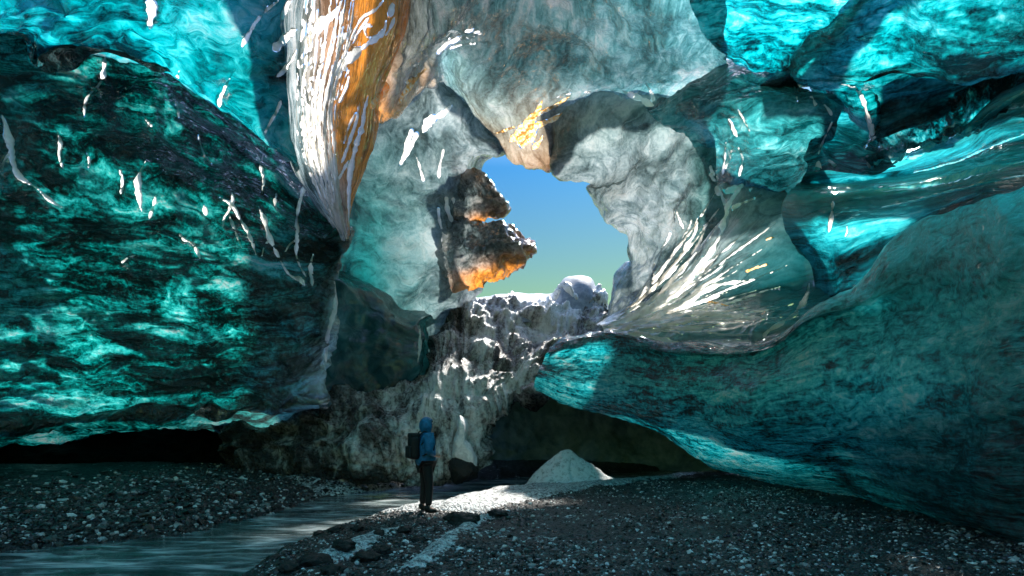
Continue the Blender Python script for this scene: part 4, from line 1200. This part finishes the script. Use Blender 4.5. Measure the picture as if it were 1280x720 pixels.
rib('curled_lip', [(1050,104),(1066,108),(1078,122),(1084,142),(1090,164),(1085,178),(1078,188)], [1.2,1.8,2,2.2,2.8,2.5,1.5], [cyanC, crag, hollow], 'frost', cyanC)
ribs('white_ribs', [([(1008,108),(1014,122),(1020,134)], [1,1.5,2]), ([(1018,108),(1022,122),(1026,132)], [1,1.5,1.5]), ([(992,106),(995,118),(998,128)], [.8,1.2,.8]), ([(1028,130),(1036,138),(1041,146)], [1,2.5,1.5]), ([(1040,150),(1030,172),(1022,195)], [1,1.2,2])], [lobe, hollow], 'frost', lobe)
ribs('cyan_ribs', [([(1190,32),(1180,45),(1168,58),(1160,78)], [3,5,5,2]), ([(1168,60),(1150,70),(1146,78)], [2,3,2]), ([(1238,5),(1232,20),(1226,45)], [3,5,3]), ([(1246,20),(1244,40),(1240,60)], [2,3,2]), ([(1152,100),(1146,110),(1140,118)], [3,4,2])], [crag, cyanC], 'cyan2', crag) if 'cyan2' in M else None

from mathutils.kdtree import KDTree
for nm, lst in GAPS.items():
    o = bpy.data.objects[nm]; Sv = SURF[nm][0].reshape(-1, 3); lst = np.array(lst)
    kd = KDTree(len(Sv))
    for i_, c_ in enumerate(Sv.tolist()): kd.insert(c_, i_)
    kd.balance(); gp = np.zeros(len(Sv))
    for x, y, z, r in lst.tolist():
        for co_, i_, dd in kd.find_range((x, y, z), max(r * 1.4, .02)):
            gp[i_] = max(gp[i_], min(1.0, 1.45 - dd / max(r, .014)))
    attr(o.data, 'gap', gp)

# ------------------------------------------------------------------ hiker
def skin(name, V, E, Rd, mat, parent, sub=2, root=0):
    me = bpy.data.meshes.new(name); me.from_pydata(V, E, []); ob_ = bpy.data.objects.new(name, me); COL.objects.link(ob_)
    md = ob_.modifiers.new('s', 'SKIN'); md.use_smooth_shade = True
    for i, r in enumerate(Rd):
        sv = me.skin_vertices[0].data[i]; sv.radius = (r, r) if not isinstance(r, tuple) else r; sv.use_root = (i == root)
    sb = ob_.modifiers.new('b', 'SUBSURF'); sb.levels = sub; sb.render_levels = sub
    dg = bpy.context.evaluated_depsgraph_get(); dg.update()
    m2 = bpy.data.meshes.new_from_object(ob_.evaluated_get(dg)); m2.name = name
    bpy.data.objects.remove(ob_); bpy.data.meshes.remove(me)
    for q in m2.polygons: q.use_smooth = True
    m2.materials.clear()
    o = bpy.data.objects.new(name, m2); COL.objects.link(o); m2.materials.append(mat); o.parent = parent
    return o
def plain(name, c, rough=.6, spec=.4, nscale=30, var=.25):
    return solid(name, tuple(q*(1-var) for q in c), tuple(min(1, q*(1+var)) for q in c), nscale, rough, .3, .004, spec)
M['skin'] = plain('skin', (.45,.26,.19)); M['jacket'] = plain('blue_jacket', (.012,.16,.34), .5, .4, 14, .35); M['trousers'] = plain('black_trousers', (.008,.008,.010))
M['pack'] = plain('black_pack', (.010,.010,.012)); M['boot'] = plain('boots', (.012,.011,.010)); M['hair'] = plain('dark_hair', (.02,.014,.01))
hp = ground_px(532, 640)
hz = max(hp.z, ground_at(hp.x, hp.y))
man = empty('person', (hp.x, hp.y, hz - .005)); man.scale = (.95,)*3; man.rotation_euler.z = R(28)
tag(man, 'hiker in a blue hooded jacket and dark trousers looking to the right', 'person')
bodyV = [(0,0,.90),(.0,0,1.08),(.01,0,1.28),(.015,0,1.43),(.03,0,1.50),(.045,0,1.56),(.045,0,1.615),
         (0,.17,1.36),(-.03,.235,1.10),(.16,.13,1.02),(0,-.17,1.36),(-.03,-.235,1.10),(.16,-.13,1.02),
         (0,.09,.86),(.02,.125,.47),(-.015,.15,.09),(.12,.17,.045),(0,-.09,.86),(.03,-.125,.47),(-.005,-.15,.09),(.13,-.17,.045)]
bodyE = [(0,1),(1,2),(2,3),(3,4),(4,5),(5,6),(2,7),(7,8),(8,9),(2,10),(10,11),(11,12),(0,13),(13,14),(14,15),(15,16),(0,17),(17,18),(18,19),(19,20)]
bodyR = [.11,.10,.11,.055,.075,.088,.07,.06,.048,.036,.06,.048,.036,.085,.055,.042,.035,.085,.055,.042,.035]
body = skin('body', bodyV, bodyE, bodyR, M['skin'], man)
skin('jacket', [(0,0,.80),(0,0,.98),(0,0,1.14),(.01,0,1.30),(.01,0,1.42),(0,.17,1.37),(-.03,.245,1.10),(.12,.16,1.03),(0,-.17,1.37),(-.03,-.245,1.10),(.12,-.16,1.03)],
     [(0,1),(1,2),(2,3),(3,4),(3,5),(5,6),(6,7),(3,8),(8,9),(9,10)], [(.20,.19),(.20,.185),(.19,.175),(.18,.17),(.10,.10),.085,.07,.05,.085,.07,.05], M['jacket'], man)
# hood: shell round the head, open at the face
bm = bmesh.new(); bmesh.ops.create_uvsphere(bm, u_segments=24, v_segments=16, radius=1)
for v in bm.verts:
    x, y, z = v.co; v.co = Vector((.02 + x*.125, y*.118, 1.565 + z*.14 + (0 if z > -.3 else (z+.3)*.06)))
bmesh.ops.delete(bm, geom=[v for v in bm.verts if v.co.x > .085 and 1.46 < v.co.z < 1.64 and abs(v.co.y) < .085], context='VERTS')
me = bpy.data.meshes.new('hood'); bm.to_mesh(me); bm.free()
for q in me.polygons: q.use_smooth = True
hood = link('hood', me, M['jacket']); hood.parent = man
sd = hood.modifiers.new('t', 'SOLIDIFY'); sd.thickness = .012; sd.offset = 1
skin('trousers', [(0,0,.92),(0,.095,.84),(.02,.125,.48),(-.01,.15,.12),(0,-.095,.84),(.03,-.125,.48),(0,-.15,.12)], [(0,1),(1,2),(2,3),(0,4),(4,5),(5,6)], [.145,.10,.075,.066,.10,.075,.066], M['trousers'], man)
for sgn in (1, -1):
    skin('boot', [(-.04,sgn*.152,.16),(-.03,sgn*.152,.06),(.05,sgn*.16,.05),(.15,sgn*.172,.04)], [(0,1),(1,2),(2,3)], [.062,.06,.052,.042], M['boot'], man)
    hv = [(.15,sgn*.135,1.025),(.20,sgn*.10,1.02),(.235,sgn*.07,1.015)]
    he = [(0,1),(1,2)]; hr = [.03,.032,.028]
    for k in range(4):
        b0 = len(hv); zz = 1.04 - k*.017
        hv += [(.245,sgn*.062,zz),(.262,sgn*.03,zz-.004),(.250,sgn*.004,zz-.008)]; he += [(2,b0),(b0,b0+1),(b0+1,b0+2)]; hr += [.010,.009,.008]
    b0 = len(hv); hv += [(.205,sgn*.07,1.05),(.225,sgn*.035,1.065)]; he += [(1,b0),(b0,b0+1)]; hr += [.011,.009]
    skin('hand', hv, he, hr, M['skin'], body, 2)
def ball(name, loc, sc, mat, parent):
    v, f = ico(3); me = pymesh(name, v*np.array(sc), f); o = link(name, me, M[mat]); o.parent = parent; o.location = loc; return o
ball('nose', (.128,0,1.555), (.02,.014,.022), 'skin', body); ball('mouth', (.118,0,1.512), (.012,.024,.007), 'frostamber', body)
for sgn in (1, -1): ball('eye', (.112,sgn*.032,1.58), (.012,.014,.008), 'hair', body)
ball('hair', (.06,0,1.635), (.075,.08,.035), 'hair', man)
# backpack
c = man.matrix_basis @ Vector((-.24, 0, 0))
pack = empty('backpack', (c.x, c.y, hz - .005 + .95)); pack.scale = (.95,)*3; pack.rotation_euler.z = R(28)
tag(pack, "black backpack worn on the hiker's back", 'backpack')
def rbox(name, size, loc, mat, parent, bev=.05):
    bm = bmesh.new(); bmesh.ops.create_cube(bm, size=1)
    for v in bm.verts: v.co = Vector((v.co.x*size[0], v.co.y*size[1], v.co.z*size[2]))
    bmesh.ops.bevel(bm, geom=bm.edges[:], offset=bev, segments=4, affect='EDGES', profile=.6)
    me = bpy.data.meshes.new(name); bm.to_mesh(me); bm.free()
    for q in me.polygons: q.use_smooth = True
    o = link(name, me, M[mat]); o.parent = parent; o.location = loc; return o
rbox('main_bag', (.17,.28,.43), (.02,0,.17), 'pack', pack, .08)
rbox('front_pocket', (.07,.21,.22), (-.075,0,.09), 'pack', pack, .035)
rbox('top_lid', (.17,.25,.09), (.02,0,.385), 'pack', pack, .04)
for sgn in (1, -1):
    skin('strap', [(.09,sgn*.10,.37),(.17,sgn*.115,.46),(.30,sgn*.12,.42),(.385,sgn*.12,.28),(.34,sgn*.155,.12),(.12,sgn*.17,.02)], [(i,i+1) for i in range(5)], [(.022,.012)]*6, M['pack'], pack, 1)

# ------------------------------------------------------------------ light, sky, camera
SUN_AZ, SUN_EL = R(22), R(49)
S = Vector((math.sin(SUN_AZ)*math.cos(SUN_EL), math.cos(SUN_AZ)*math.cos(SUN_EL), math.sin(SUN_EL)))
sun = bpy.data.lights.new('sun', 'SUN'); sun.energy = 2.2; sun.angle = R(5); sun.color = (1, .94, .85)
so = bpy.data.objects.new('sun', sun); COL.objects.link(so); so.rotation_euler = S.to_track_quat('Z', 'Y').to_euler(); so.location = S * 60
w = bpy.data.worlds.new('World'); scene.world = w; w.use_nodes = True
nt = w.node_tree; bg = nt.nodes['Background']; sky = nt.nodes.new('ShaderNodeTexSky'); sky.sky_type = 'NISHITA'
sky.sun_disc = False; sky.sun_elevation = SUN_EL; sky.sun_rotation = SUN_AZ; sky.air_density = 1.0; sky.dust_density = .6; sky.ozone_density = 2.2
tc = nt.nodes.new('ShaderNodeTexCoord'); sx = nt.nodes.new('ShaderNodeSeparateXYZ'); nt.links.new(tc.outputs['Generated'], sx.inputs[0])
cr = nt.nodes.new('ShaderNodeValToRGB'); nt.links.new(sx.outputs['Z'], cr.inputs[0])
cr.color_ramp.elements[0].position = .22; cr.color_ramp.elements[0].color = (.18,.22,.074,1)
cr.color_ramp.elements[1].position = .46; cr.color_ramp.elements[1].color = (.052,.178,.255,1)
e = cr.color_ramp.elements.new(.8); e.color = (.95,.97,.97,1)
mx = nt.nodes.new('ShaderNodeMix'); mx.data_type = 'RGBA'; mx.blend_type = 'MULTIPLY'; mx.inputs[0].default_value = 1
nt.links.new(sky.outputs[0], mx.inputs[6]); nt.links.new(cr.outputs[0], mx.inputs[7])
nt.links.new(mx.outputs[2], bg.inputs[0]); bg.inputs[1].default_value = .105

cam = bpy.data.cameras.new('camera'); co = bpy.data.objects.new('camera', cam); COL.objects.link(co)
co.location = (0, 0, EYE); co.rotation_euler = (R(90), 0, 0)
cam.sensor_width = 36; cam.lens = 18; cam.shift_y = (HZ - 360) / 1280; cam.clip_end = 8000; cam.clip_start = .05
scene.camera = co
scene.view_settings.view_transform = 'Standard'; scene.view_settings.look = 'None'; scene.view_settings.exposure = 2.3; scene.view_settings.gamma = 1
scene.render.engine = 'CYCLES'
scene.cycles.max_bounces = 7; scene.cycles.diffuse_bounces = 4; scene.cycles.glossy_bounces = 3; scene.cycles.transmission_bounces = 4
scene.cycles.caustics_reflective = False; scene.cycles.caustics_refractive = False
scene.cycles.sample_clamp_indirect = 4.0
scene.cycles.use_denoising = True
